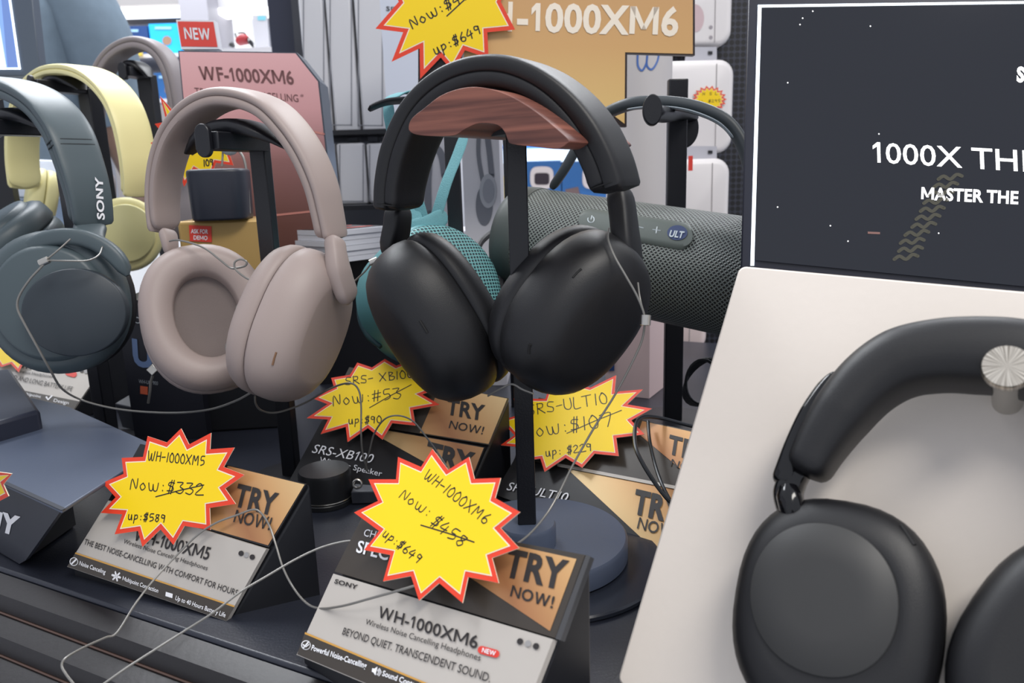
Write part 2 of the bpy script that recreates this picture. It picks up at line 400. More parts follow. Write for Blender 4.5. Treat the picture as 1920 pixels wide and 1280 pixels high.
# ---------------------------------------------------------------- headphone parts
def bandring(par, c, i, W, w, t, m, k=1.02, name='stitch_line', ln=.0007, e=4):
    tg = (c[i+1]-c[i-1]).normalized(); Wv = (W-tg*W.dot(tg)).normalized(); B = tg.cross(Wv); rs = []
    for o_ in (-ln, ln): rs.append([c[i]+tg*o_+Wv*(w/2*k*math.copysign(abs(math.cos(a))**(2/e), math.cos(a)))+B*(t/2*k*math.copysign(abs(math.sin(a))**(2/e), math.sin(a))) for a in [2*PI*q/48 for q in range(48)]])
    mb = MB(); mb.rings(rs); return mb.build(name, m, par)
def arch(hp, pts, pl, W, w, t, m1, m2, seam, name1='headband', name2='cushion', e=3, cush=1.0, lab=None):
    """headband: outer shell and inner cushion, both swept along the same arch"""
    c = cr([pl.h(*p) if len(p) == 2 else P(*p) for p in pts], 8)
    # outward side = away from the middle of the arch
    mid = c[len(c)//2]; base = (c[0]+c[-1])/2
    tg = (c[len(c)//2+1]-c[len(c)//2-1]).normalized(); s = 1 if tg.cross(W).dot(mid-base) > 0 else -1
    mul = lambda L_, k: [x*k for x in L_] if isinstance(L_, (list, tuple)) else L_*k
    a = MB(); a.sweep(c, W, w, mul(t, .60), off=mul(t, s*.22), e=e, round_=2); o1 = a.build(name1, m1, hp)
    b = MB(); b.sweep(c[1:-1], W, mul(w, .995), mul(t, .62*cush), off=mul(t, -s*(.22-.31+.31*cush)), e=4, round_=3); b.build(name2, m2, hp)
    return c, s
def ringpts(c, n, u, hw, hh, sc, off, e, egg=0, seg=48):
    s_ = u.cross(n).normalized(); out = []
    for k in range(seg):
        a = 2*PI*k/seg; ca, sa = math.cos(a), math.sin(a)
        x = hw*sc*math.copysign(abs(ca)**(2/e), ca); y = hh*sc*math.copysign(abs(sa)**(2/e), sa)
        x *= 1-egg*(y/hh)
        out.append(c+s_*x+u*y+n*off)
    return out
def cup(hp, c, n, u, hw, hh, D, Dp, ms, mp, mh, mseam, e=2.25, egg=0, hole=.6, shell=None, disc_m=None, hole_e=2.1, name='ear_cup', hy=1.0):
    n = n.normalized(); u = (u-n*u.dot(n)).normalized()
    shell = shell or [(.97, -.02), (1, .04), (1.01, .2), (.99, .42), (.94, .6), (.84, .76), (.7, .87), (.66, .885), (.64, .885), (.4, .93), (.15, .95), (.001, .95)]
    mb = MB(); rs = [ringpts(c, n, u, hw, hh, sc, D*h, e, egg) for sc, h in shell]
    mb.rings(rs, 0); ec = mb.build(name, ms, hp, ang=60)
    g = MB(); g.rings([ringpts(c, n, u, hw, hh, .955, -.0014, e, egg), ringpts(c, n, u, hw, hh, .975, -.0004, e, egg), ringpts(c, n, u, hw, hh, .955, .001, e, egg)], 0)
    g.build('seam', mseam, ec)
    pad = [(.9, 0), (.975, -.06), (1, -.25), (.99, -.5), (.94, -.78), (.86, -.95), (.78, -1), (.7, -.95)]
    hs = hole
    pad += [(hs+.03, -.8), (hs, -.6), (hs-.01, -.25)]
    mb = MB(); mb.rings([ringpts(c, n, u, hw, hh*(hy if sc < .69 else 1), sc, Dp*h-.001, e if sc > .7 else hole_e, egg if sc > .7 else 0) for sc, h in pad], 0, caps=False)
    mb.build('ear_pad', mp, hp, ang=80)
    mb = MB(); mb.rings([ringpts(c, n, u, hw, hh*hy, sc, Dp*h-.001, hole_e, 0) for sc, h in [(hs, -.3), (hs*.6, -.2), (hs*.2, -.16), (.001, -.16)]], 0, caps=False)
    mb.build('speaker_lining', mh, hp, ang=80)
    return ec
def cable(label, pts, r=.0006, m=None, n=8, name='security_cable', group=None, extra=None, build=True):
    q = []
    for p in pts:
        if len(p) == 2: v = PT(p[0], p[1], T+.0035)
        elif isinstance(p[2], Pl): v = p[2].h(p[0], p[1], p[3] if len(p) > 3 else .006)
        else: v = P(*p)
        q.append(v)
    mb = MB(); mb.tube(cr(q, n), r, 0, 8)
    o = mb.build(name, m or GREYW); return tag(o, label, 'cable', group)
def quadbox(pl, px, thick): return [pl.h(*p) for p in px], -pl.n*thick
def pt3(x, y, d): return P(x, y, d)
def vbox(x0, y0, x1, y1, d, depth, yaw=0, xm=None):
    """upright box whose front shows between two screen corners at distance d"""
    pl = vert_plane((x0+x1)/2, (y0+y1)/2, d, yaw); a = math.radians(yaw); ex = V((math.cos(a), math.sin(a), 0)); ez = V((0, 0, 1)); ey = ez.cross(ex)
    ym = (y0+y1)/2; xm = (x0+x1)/2
    A = pl.h(x0, ym); B = pl.h(x1, ym); Z1 = pl.h(xm, y0).z; Z0 = pl.h(xm, y1).z; M_ = (A+B)/2
    w_ = abs((B-A).dot(ex)); c = V((M_.x, M_.y, (Z0+Z1)/2))+ey*(depth/2)
    return c, (w_/2, depth/2, (Z1-Z0)/2), (ex, ey, ez), pl
# ================================================================ setting
mb = MB(); mb.box((0, 1.9, -.01), (4.5, 3.4, .01)); struct(mb.build('floor', mat('pale_floor_tiles', sr(190, 192, 196), .3, vary=.05, bs=3)))
mb = MB(); mb.box((0, 5.15, 1.5), (4.5, .05, 1.52)); struct(mb.build('wall_back', mat('off_white_wall', sr(206, 206, 212), .7, vary=.02, bs=5)))
mb = MB(); mb.box((-4.45, 1.9, 1.5), (.05, 3.2, 1.52)); struct(mb.build('wall_left', mat('off_white_wall', (1, 1, 1))))
mb = MB(); mb.box((4.45, 1.9, 1.5), (.05, 3.2, 1.52)); struct(mb.build('wall_right', mat('off_white_wall', (1, 1, 1))))

# ---- black counter with a ribbed front
e0, e1 = PT(0, 1066, T), PT(560, 1252, T); ed = (e1-e0).normalized(); en = V((0, 0, 1)).cross(ed); en = en if en.y > 0 else -en
def cp(s, t, z=0): return e0+ed*s+en*t+V((0, 0, z))
ctop = thing('display_counter', 'long black display counter with ribbed front carrying all the headphones and price cards', 'counter', cp(.3, .6, -T))
mb = MB(); c4 = [cp(-1.05, 0), cp(1.25, 0), cp(1.25, .80), cp(-1.05, .80)]
mb.prism(c4, V((0, 0, -.03))); mb.build('counter_top', mat('counter_black', sr(37, 40, 50), .34, bump=.12, bs=700), ctop, bevel=.002)
mb = MB(); prof = []; z = -.002; tt = -.001
for k in range(7):
    prof += [(tt, z), (tt-.004, z-.001), (tt-.012, z-.004), (tt-.0135, z-.010), (tt-.0135, z-.016)]; tt -= .0135; z -= .016
prof += [(tt, z), (tt, -T+.08), (.05, -T+.08), (.05, -.031), (0, -.031)]
mb.prism([cp(-1.05, a, b) for a, b in prof], ed*2.3)
mb.build('ribbed_front', mat('ribbed_front_bronze_black', sr(30, 27, 29), .4, bump=.1, bs=300), ctop)
mb = MB()
for k in range(1, 7): mb.tube([cp(-1.05, -.001-.0135*k-.0005, -.002-.016*k+.0008), cp(1.25, -.001-.0135*k-.0005, -.002-.016*k+.0008)], .0007, 0, 6)
mb.build('edge_reflection_lines', mat('copper_reflection_tint', sr(92, 72, 64), .4, .3), ctop)  # thin copper-coloured tubes stand in for brownish reflections along the grooves
mb = MB(); mb.prism([cp(-.95, .06, -T), cp(1.2, .06, -T), cp(1.2, .76, -T), cp(-.95, .76, -T)], V((0, 0, T-.035))); mb.build('cabinet', mat('counter_black', (0, 0, 0)), ctop)

# ================================================================ price cards
def wedge(pl, q, name, label, group=None, zb=T, back=.0012):
    """card holder: q = card corners TL TR BR BL on its plane; wedge body down to the counter"""
    root_loc = (q[2]+q[3])/2; root_loc = V((root_loc.x, root_loc.y, zb))
    t = thing(name, label, 'price card', root_loc, group)
    n = -pl.n*.004; a = [p+n for p in q]; lo = min(zb+.001, a[2].z-.003, a[3].z-.003)
    mb = MB(); b = len(mb.v); bl, br = V((a[3].x, a[3].y, lo)), V((a[2].x, a[2].y, lo)); tl, tr = V((a[0].x, a[0].y, lo)), V((a[1].x, a[1].y, lo))
    mb.v += [a[0], a[1], a[2], a[3], tl, tr, br, bl]
    for q_ in ((0, 1, 2, 3), (0, 4, 5, 1), (4, 7, 6, 5), (3, 2, 6, 7), (0, 3, 7, 4), (1, 5, 6, 2)): mb.face(q_)
    mb.build('holder', BLK, t, smooth=False, bevel=.0012)
    return t
def plate(pl, pts, off, th, m, mb=None):
    mb = mb or MB(); mb.prism([pl.h(x, y, off) for x, y in pts], -pl.n*th, m); return mb
CM = [CARDG, CARDD, TXTD, TXTW, GOLD, ORL, REDP, CARDK]          # material slots of a printed card
GRAD = ramp_mat('gold_gradient_print', [(0, sr(168, 116, 78)), (.45, sr(206, 160, 108)), (1, sr(226, 196, 144))], (1, .2, .6), 16, .5, .32, .15, wave=1)
CM[4] = GRAD
def dots(mb, pl, px, r, off=.0004):
    for i, (x, y) in enumerate(px): disc(mb, pl, x, y, r, off, 5 if i == 9 else (2, 8, 2)[i] if len(px) == 3 else 2)
# -- WH-1000XM6
q6 = [(682, 963), (1097, 1040), (960, 1397), (556, 1227)]; X6, pl6 = para(q6, 3, T+.008)
H6 = lambda x, y: pl6.h(x, y, .0005)
card6 = wedge(pl6, X6, 'price_card_stand', 'large tilted grey and black price card reading BEYOND QUIET. TRANSCENDENT SOUND.')
mb = plate(pl6, [(682, 963), (1097, 1040), (1041, 1196), (627, 1071)], 0, .002, 1)
mb.poly([pl6.h(*p, .0002) for p in [(960, 1021), (1081, 1047.5), (1031, 1182.5), (872, 1076)]], 4)
text(mb, H6, 'TRY', (943, 1077), (1057, 1105), (955, 1027), 2, .035); text(mb, H6, 'NOW!', (956, 1117), (1036, 1140), (961, 1096), 2, .02)
text(mb, H6, 'SPECIAL', (667, 1034), (770, 1062), (673, 1012), 3, .02); text(mb, H6, 'CHECK', (681, 1004), (735, 1016), (685, 991), 3)
mb.build('upper_card', CM, card6, smooth=False)
mb = plate(pl6, [(1099, 1039), (1107, 1043), (1051, 1200), (1041, 1197)], .0006, .003, 0); mb.build('clear_edge', mat('acrylic_edge', sr(70, 70, 72), .15), card6, smooth=False)
CM6 = CM+[mat('light_grey_print', sr(150, 148, 148), .5)]
mb = plate(pl6, [(625, 1075), (1037, 1198), (960, 1397), (556, 1227)], .0016, .003, 0)
o3 = lambda x, y: pl6.h(x, y, .0021)
mb.poly([pl6.h(*p, .0018) for p in [(571, 1187), (977, 1357), (962, 1396), (557, 1226)]], 1)
mb.poly([pl6.h(*p, .0019) for p in [(572, 1184.5), (978, 1354), (977, 1357.5), (571, 1188)]], 5)
text(mb, o3, 'SONY', (626.3, 1092.5), (669, 1104.5), (629, 1084.5), 2, .03)
text(mb, o3, 'WH-1000XM6', (708, 1156), (894, 1216), (713, 1135), 2, .015)
text(mb, o3, 'Wireless Noise Cancelling Headphones', (684.4, 1169.4), (900, 1238.7), (687.5, 1159.5), 2)
text(mb, o3, 'BEYOND QUIET. TRANSCENDENT SOUND.', (641, 1188.5), (918, 1279), (645.5, 1175.5), 2, .005)
text(mb, o3, 'Powerful Noise-Cancelling', (583, 1218), (686, 1253), (586, 1208), 3, .02); text(mb, o3, 'Sound Control', (716, 1266), (785, 1291), (719, 1256), 3, .02)
disc(mb, pl6, 573.7, 1209, 9, .002, 3); disc(mb, pl6, 573.7, 1209, 7.4, .0022, 1); ribbon(mb, [pl6.h(569, 1214, .0024), pl6.h(578.5, 1203, .0024)], pl6.n, .0005, 3); ribbon(mb, [pl6.h(568, 1208, .0024), pl6.h(574, 1212, .0024), pl6.h(579, 1208, .0024)], pl6.n, .0003, 3)
mb.poly([o3(*p) for p in [(698, 1252), (702, 1253), (708, 1249), (704, 1266), (700, 1260), (697, 1259)]], 3)
for k in (3, 6, 9): ribbon(mb, [o3(706+k*.6, 1257-k*.5), o3(707+k*.9, 1260), o3(705+k*.6, 1263+k*.4)], pl6.n, .0002, 3)
mb.poly(pill(pl6, 903, 1218, 929, 1225, 7.5, .0021), 6); text(mb, lambda x, y: pl6.h(x, y, .0024), 'NEW', (903, 1222), (928, 1229), (905, 1213.5), 3, .02)
for i, p in enumerate([(975, 1202), (990, 1206), (1005, 1211)]): disc(mb, pl6, *p, 6, .0021, (2, 8, 2)[i])
mb.build('lower_card', CM6, card6, smooth=False)
# -- WH-1000XM5
q5 = [(263, 832), (574, 907), (424, 1164), (126, 1062)]; X5, pl5 = para(q5, 3, T+.008)
card5 = wedge(pl5, X5, 'price_card_stand', 'tilted price card reading THE BEST NOISE-CANCELLING WITH COMFORT FOR HOURS')
H5 = lambda x, y: pl5.h(x, y, .0008)
mb = plate(pl5, [(263, 832), (574, 907), (504, 1026), (203, 938)], 0, .002, 7)
mb.poly([pl5.h(*p, .0003) for p in [(427, 873), (571, 908), (502.5, 1022), (380, 987)]], 4)
text(mb, H5, 'TRY', (437, 946), (514, 966), (447, 906), 2, .035); text(mb, H5, 'NOW!', (437, 978), (505, 993.5), (443.5, 955), 2, .01)
mb.build('upper_card', CM, card5, smooth=False)
mb = plate(pl5, [(203, 938), (499, 1029), (424, 1164), (126, 1062)], .0016, .003, 0)
o3 = lambda x, y: pl5.h(x, y, .0021)
mb.poly([pl5.h(*p, .0018) for p in [(140.6, 1037), (439, 1137.5), (424.3, 1163.6), (126.4, 1061.7)]], 1)
mb.poly([pl5.h(*p, .0019) for p in [(141.6, 1035), (440, 1135.3), (438.8, 1138), (140.3, 1037.6)]], 5)
text(mb, o3, 'WH-1000XM5', (250, 1012), (390, 1049.5), (257, 990), 2, .015)
text(mb, o3, 'Wireless Noise Cancelling Headphones', (230.6, 1017.5), (388, 1069), (233.5, 1010), 2)
text(mb, o3, 'THE BEST NOISE-CANCELLING WITH COMFORT FOR HOURS', (156.7, 1019.5), (444, 1117), (160, 1009.5), 2, .005)
text(mb, o3, 'Noise Canceling', (148, 1058.7), (197, 1076), (150.3, 1051), 3, .01); text(mb, o3, 'Multipoint Connection', (229, 1087), (296, 1111), (231, 1079.5), 3, .01)
text(mb, o3, 'Up to 40 Hours Battery Life', (328, 1124), (422, 1157), (330.5, 1116), 3, .01)
disc(mb, pl5, 138.5, 1052.5, 8, .002, 3); disc(mb, pl5, 138.5, 1052.5, 6.6, .0022, 1); ribbon(mb, [pl5.h(134, 1057, .0024), pl5.h(143, 1048, .0024)], pl5.n, .0006, 3)
for k in range(6): a = PI*k/3+.3; ribbon(mb, [o3(218+2*math.cos(a), 1080+2*math.sin(a)), o3(218+8*math.cos(a), 1080+8*math.sin(a))], pl5.n, .0006, 3)
mb.poly([o3(*p) for p in [(311, 1109), (324, 1113), (323, 1121), (310, 1117)]], 3)
for i, p in enumerate([(452, 1037), (462, 1040), (473, 1044)]): disc(mb, pl5, *p, 5, .0021, (2, 8, 2)[i])
mb.build('lower_card', CM6, card5, smooth=False)
# -- SRS-XB100
qx = [(655, 688), (953, 746), (850, 985), (540, 905)]; XX, plx = para(qx, 3, T+.008)
cardx = wedge(plx, XX, 'price_card_stand', 'black price card with two gold TRY NOW panels behind the small black puck')
Hx = lambda x, y: plx.h(x, y, .0008)
mb = plate(plx, [(655, 688), (953, 746), (917, 834), (606, 783)], .001, .002, 1)
mb.poly([plx.h(*p, .0013) for p in [(826, 722), (951, 747), (916, 832), (787, 811)]], 4)
H2 = lambda x, y: plx.h(x, y, .0017)
text(mb, H2, 'TRY', (836, 775), (907, 788), (840, 747), 2, .03); text(mb, H2, 'NOW!', (841, 802), (905, 814), (845, 788), 2, .01)
mb.build('upper_card', CM, cardx, smooth=False)
mb = plate(plx, [(606, 784), (909, 838), (850, 985), (540, 905)], 0, .002, 7)
mb.poly([plx.h(*p, .0004) for p in [(722, 806), (907, 839), (878, 912), (717, 822), (690, 806)][:4]], 4)
text(mb, Hx, 'TRY', (795, 864), (885, 887), (803, 827), 2, .045)
text(mb, Hx, 'SRS-XB100', (584, 848), (697, 868), (590, 832), 3, .0, .15); text(mb, Hx, 'Wireless Speaker', (598, 866), (715, 893), (601, 856), 3)
mb.build('lower_card', CM, cardx, smooth=False)
# -- SRS-ULT10
qu = [(1010, 745), (1345, 818), (1255, 1110), (905, 980)]; XU, plu = para(qu, 3, d=.552); XU = [XU[0], XU[1], plu.h(1226, 1036), plu.h(926, 926)]
cardu = wedge(plu, XU, 'price_card_stand', 'black price card with two TRY NOW panels, partly behind the white board')
Hu = lambda x, y: plu.h(x, y, .0010)
mb = plate(plu, [(1010, 745), (1345, 818), (1312, 922), (965, 858)], .001, .002, 1)
mb.poly([plu.h(*p, .0014) for p in [(1204, 789), (1342, 819), (1313, 910), (1196, 812)]], 4)
H2 = lambda x, y: plu.h(x, y, .0018)
text(mb, H2, 'TRY', (1250.6, 848), (1330, 870), (1256, 814), 2, .03); text(mb, H2, 'NOW!', (1256, 872), (1325, 892), (1260, 860), 2, .01)
mb.build('upper_card', CM, cardu, smooth=False)
mb = plate(plu, [(965, 860), (1312, 924), (1226, 1036), (926, 926)], 0, .002, 7)
mb.poly([plu.h(*p, .0004) for p in [(1064, 879), (1311, 925), (1230, 1030), (1224, 1028)]], 4)
mb.poly([plu.h(*p, .0011) for p in [(1045, 868), (1312, 919), (1311, 925), (1045, 874)]], 0)
text(mb, Hu, 'TRY', (1185, 959), (1275, 982), (1193, 916), 2, .045); text(mb, Hu, 'NOW!', (1194, 990), (1268, 1010), (1199, 969), 2, .01)
text(mb, Hu, 'SRS-ULT10', (949, 918), (1062, 940), (955, 903), 3, 0, .15)
mb.build('lower_card', CM, cardu, smooth=False)
# -- WH-CH520
qc = [(52, 575), (243, 611), (138, 767), (-72, 727)]; XC, plc = para(qc, 3, T+.02, d=.78)
zc = min(p.z for p in XC)
cardc = wedge(plc, XC, 'price_card_stand', 'grey price card reading SOUND AND LONG BATTERY LIFE under the slate green ear cup')
mb = plate(plc, [(52, 575), (243, 611), (199, 678), (8, 641)], 0, .002, 1)
mb.poly([plc.h(*p, .0004) for p in [(150, 594), (242, 612), (198, 677), (108, 660)]], 4)
Hc = lambda x, y: plc.h(x, y, .0010)
text(mb, Hc, 'TRY', (128, 648), (205, 662), (152, 604), 2, .02)
mb.build('upper_card', CM, cardc, smooth=False)
mb = plate(plc, [(8, 642), (199, 679), (138, 767), (-72, 727)], .001, .002, 0)
Hc = lambda x, y: plc.h(x, y, .0018)
mb.poly([plc.h(*p, .0014) for p in [(-62, 711), (148, 752), (138, 766), (-71, 726)]], 1)
text(mb, Hc, 'WH-CH520', (30, 688), (112, 699), (35, 676), 2, .01); text(mb, Hc, 'Wireless Headphones', (28, 697), (98, 708), (30, 692), 2)
text(mb, Hc, 'SOUND AND LONG BATTERY LIFE', (0, 706), (134, 733), (4, 698), 2); text(mb, Hc, 'Multipoint', (36, 738), (76, 746), (38, 733), 3); text(mb, Hc, 'Design', (100, 753), (128, 758), (102, 747), 3)
ribbon(mb, [plc.h(87, 744, .0018), plc.h(90, 749, .0018), plc.h(97, 742, .0018)], plc.n, .0009, 3)
mb.poly(pill(plc, 128, 698, 138, 701, 6, .0017), 6)
for i, p in enumerate([(153, 694), (161, 696)]): disc(mb, plc, *p, 4, .0018, (2, 8)[i])
mb.build('lower_card', CM6, cardc, smooth=False)

# ================================================================ starburst price tags
s5 = zz([(905, 8), (945, 88), (1055, 30), (1050, 112), (1172, 103), (1118, 200), (1222, 240), (1125, 308), (1178, 385), (1048, 405), (1052, 515), (922, 495), (867, 590), (802, 512), (712, 600), (690, 520), (573, 537), (611, 437), (503, 430), (578, 352), (512, 280), (618, 235), (608, 155), (715, 150), (738, 46), (834, 78)], 0, 800, 2.667)
star('yellow starburst tag priced NOW $332, up $589, on the left grey card', pl5, s5, .007, [('WH-1000XM5', (277, 862), (385, 873), 17), ('Now:$332', (244, 917), (384, 929), 21), ('up:$589', (240, 974), (312, 979), 14)], [((292, 931), (382, 909))], .0032, .00035)
s6 = zz([(722, 110), (800, 215), (905, 150), (932, 260), (1063, 255), (1035, 355), (1160, 425), (1063, 505), (1155, 605), (1020, 655), (1053, 780), (900, 750), (872, 880), (755, 780), (655, 868), (615, 745), (475, 772), (512, 640), (380, 615), (455, 520), (330, 428), (450, 370), (402, 262), (540, 262), (550, 150), (665, 200)], 540, 800, 2.667)
star('largest yellow starburst tag, priced NOW $458, on the front grey card', pl6, s6, .009, [('WH-1000XM6', (794, 895), (912, 985), 19), ('Now:', (748, 932), (805, 972), 19), ('$458', (806, 982), (868, 1030), 23), ('up:$649', (716, 1004), (786, 1058), 16)], [((789, 984), (889, 1016))], .0026, .0003)
sx = zz([(480, 85), (600, 125), (705, 55), (800, 110), (925, 60), (930, 190), (1130, 300), (1010, 345), (1155, 430), (935, 470), (955, 600), (765, 580), (685, 715), (565, 620), (400, 735), (385, 610), (180, 670), (240, 550), (65, 540), (235, 425), (110, 375), (290, 290), (265, 210), (420, 185)], 560, 660, 4.364)
star('yellow starburst tag priced $53, up $90, behind the small black puck', plx, sx, .008, [('SRS- XB100', (648, 722), (778, 707), 15), ('Now:#53', (625, 761), (757, 746), 20), ('up:$90', (654, 795), (718, 792), 13)], [((693, 764), (771, 721))], .0028, .0004)
su = zz([(945, 330), (935, 430), (1105, 415), (1010, 505), (1160, 530), (1035, 600), (1115, 685), (945, 705), (960, 815), (815, 800), (740, 885), (640, 825), (515, 910), (490, 830), (345, 850), (360, 760), (250, 750), (335, 690), (250, 600), (360, 570), (330, 470), (520, 472), (560, 350), (790, 405)], 860, 600, 3.2)
star('yellow starburst tag priced NOW $107, up $229, behind the centre pole', plu, su, .008, [('SRS-ULT10', (990, 779), (1144, 755), 20), ('Now:$107', (985, 822), (1156, 797), 24), ('up: $229', (1024, 856), (1113, 844), 14)], [((1063, 812), (1165, 769))], .0026, .0004)
sc_ = [(-12, 640), (8, 652), (20, 640), (22, 658), (54, 677), (42, 684), (35, 698), (20, 682), (2, 688), (-6, 676), (-30, 684)]
star('small corner of a yellow starburst tag under the slate green ear cup', plc, sc_, .006, (), (), .0028)

# ================================================================ slate blue wedge at the left
zt = PT(60, 905, T+.045)
t = thing('display_riser', 'slate blue bent metal riser with a white brand name at the left edge', 'riser', PT(60, 1000, T))
z1 = T+.06
top = [(115, 956), (-160, 830), (60, 745), (130, 762), (300, 838)]
mb = MB(); mb.prism([PT(x, y, z1) for x, y in top], V((0, 0, -.0025))); mb.build('top_plate', SLATE, t, bevel=.0008)
a, b = PT(115, 956, z1), PT(-160, 830, z1); c = PT(45, 1056, T+.004); dd = c-a
plr = Pl(a, (b-a).cross(dd)); mb = MB(); mb.prism([a, b, b+dd, plr.h(30, 1056), c+(b-a)*.0, plr.h(52, 1048)][:0] or [a, b, b+dd, plr.h(36, 1057), plr.h(48, 1050)], -plr.n*.0025, 0)
Hr = lambda x, y: plr.h(x, y, .0004)
mb2 = mb; text(mb2, Hr, 'SONY', (-75, 970), (30, 1003), (-70, 938), 1, .05)
mb.build('front_plate', [mat('riser_front', sr(46, 49, 58), .45), TXTW], t, smooth=False)
mb = MB(); far = [PT(x, y, z1-.004) for x, y in [(20, 905), (120, 850), (60, 800), (-60, 830)]]
mb.prism([p for p in far], V((0, 0, -.054))); mb.build('support_block', BLK, t)
s7 = [(-60, 880), (-20, 900), (-8, 884), (22, 888), (6, 908), (16, 930), (-10, 944), (-40, 960), (-80, 930)]
star('corner of a yellow starburst tag stuck on the slate blue riser', plr, s7, .02, (), (), .0028)
mb = MB(); mb.prism([PT(x, y, T+.075) for x, y in [(-60, 700), (20, 690), (75, 768), (-40, 800)]], V((0, 0, -.074)))
tag(mb.build('small_black_box', mat('box_black_blue', sr(38, 42, 56), .4), bevel=.003), 'small black display box at the left edge in front of the grey price card', 'box')
# ================================================================ centre stand with wooden cradle
def upost(x, y, zb, ztop, w, name, root, m=None):
    b = PT(x, y, zb); mb = MB(); mb.box((b.x, b.y, (zb+ztop)/2), (w, w*.8, (ztop-zb)/2)); return mb.build(name, m or BLKM, root, bevel=.0008), b
zb0 = T+.018
bp = PT(988, 978, zb0+.014)
st = thing('headphone_stand', 'headphone stand with round slate base and curved walnut cradle in the centre', 'headphone stand', (bp.x, bp.y, T))
disc_c = PT(1012, 1000, zb0)
mb = MB(); mb.cyl((disc_c.x, disc_c.y, T+.004), (disc_c.x, disc_c.y, zb0), 0, prof=[(.001, 0), (.052, 0), (.0545, .0015), (.0545, zb0-T-.006), (.053, zb0-T-.004), (.001, zb0-T-.004)], seg=72); mb.build('base', SLATE, st)
mb = MB(); mb.cyl((disc_c.x+.008, disc_c.y-.004, T), (disc_c.x+.008, disc_c.y-.004, T+.004), 0, prof=[(.001, 0), (.067, 0), (.068, .001), (.068, .003), (.067, .004), (.001, .004)], seg=72); mb.build('base_mat', mat('smoked_base_rim', sr(40, 44, 54), .25), st)
mb = MB(); mb.cyl((bp.x, bp.y, zb0-.001), (bp.x, bp.y, zb0+.014), 0, prof=[(.001, 0), (.0175, 0), (.0175, .013), (.0165, .015), (.001, .015)], seg=40); mb.build('hub', SLATE, st)
wz = T+.29
mb = MB(); mb.box((bp.x, bp.y, (zb0+.014+wz-.03)/2), (.0055, .0045, (wz-.03-zb0-.014)/2)); mb.build('pole', BLKM, st, bevel=.0008)
AY = math.radians(30)
Wd = V((math.sin(AY), math.cos(AY), 0)); Ed = V((math.cos(AY), -math.sin(AY), 0))
polep = V((bp.x, bp.y, 0))
wf = Pl(V((bp.x, bp.y, wz))-Wd*.042, Wd)          # front face of the cradle
wo = [(766, 240), (772, 222), (795, 203), (825, 180), (855, 168), (885, 163), (915, 166), (945, 175), (980, 193), (1012, 215), (1040, 238), (1066, 262), (1062, 270), (1045, 279), (1010, 276), (960, 270), (952, 262), (946, 247), (934, 235), (915, 231), (893, 232), (870, 243), (850, 254), (810, 255), (785, 253), (772, 249)]
wos = cr([V((x, y, 0)) for x, y in wo], 4, closed=True); mb = MB(); mb.prism([wf.h(v.x, v.y) for v in wos], Wd*.080); mb.build('wooden_cradle', WOOD, st, ang=30, bevel=.0016, seg=3)
ul = [(866, 246), (893, 232), (915, 231), (934, 236), (944, 248), (900, 244)]
mb = MB(); mb.prism([wf.h(x, y)+Wd*.03 for x, y in [(862, 252), (880, 226), (950, 224), (956, 262), (940, 252), (900, 246)]], Wd*.02); mb.build('bracket', BLKM, st)

# ---- black headphones (centre)
hc = thing('headphones', 'matte black over-ear headphones hanging from the walnut cradle in the centre', 'headphones', (bp.x, bp.y, T+.09))
pa = Pl(V((bp.x, bp.y, wz))-Wd*.004, Wd)
ap = [(748, 396), (752, 345), (768, 280), (800, 215), (848, 168), (905, 143), (965, 140), (1022, 160), (1070, 196), (1110, 245), (1140, 305), (1157, 362)]
cl, sgn = arch(hc, ap, pa, Wd, [.030, .034, .036, .036, .036, .034, .030], [.017, .018, .0165, .0165, .0165, .018, .018], BLKS, BLKL, SEAM, e=5)
def slider(hp, a, b, w, t, m, name='slider', W=Wd, e=3):
    mb = MB(); q = cr([a, (a*.5+b*.5), b], 6); mb.sweep(q, W, w, t, e=e, seg=20); return mb.build(name, m, hp)
# left cup
pb = V((bp.x, bp.y, 0))
cL = P(836, 590, .455); nL = cv(-.76, -.50, .42); uL = cv(-.58, .80, .10)
SH6 = [(.97, -.02), (1, .05), (1.01, .22), (.99, .42), (.955, .58), (.9, .72), (.82, .84), (.72, .92), (.62, .97), (.5, .99), (.3, 1), (.001, 1)]
ecL = cup(hc, cL, nL, uL, .0385, .0515, .035, .017, BLKS, BLKL, BLKM, SEAM, e=2.35, shell=SH6)
cR = P(1062, 578, .425); nR = cv(.52, -.36, .78); uR = cv(.60, .80, -.05)
ecR = cup(hc, cR, nR, uR, .0360, .0485, .034, .020, BLKS, BLKL, BLKM, SEAM, e=2.35, shell=SH6)
for ec, pts in ((ecL, [(793, 598), (796, 612), (801, 620)]), (ecR, [(991, 643), (994, 652), (992, 661)])): pass
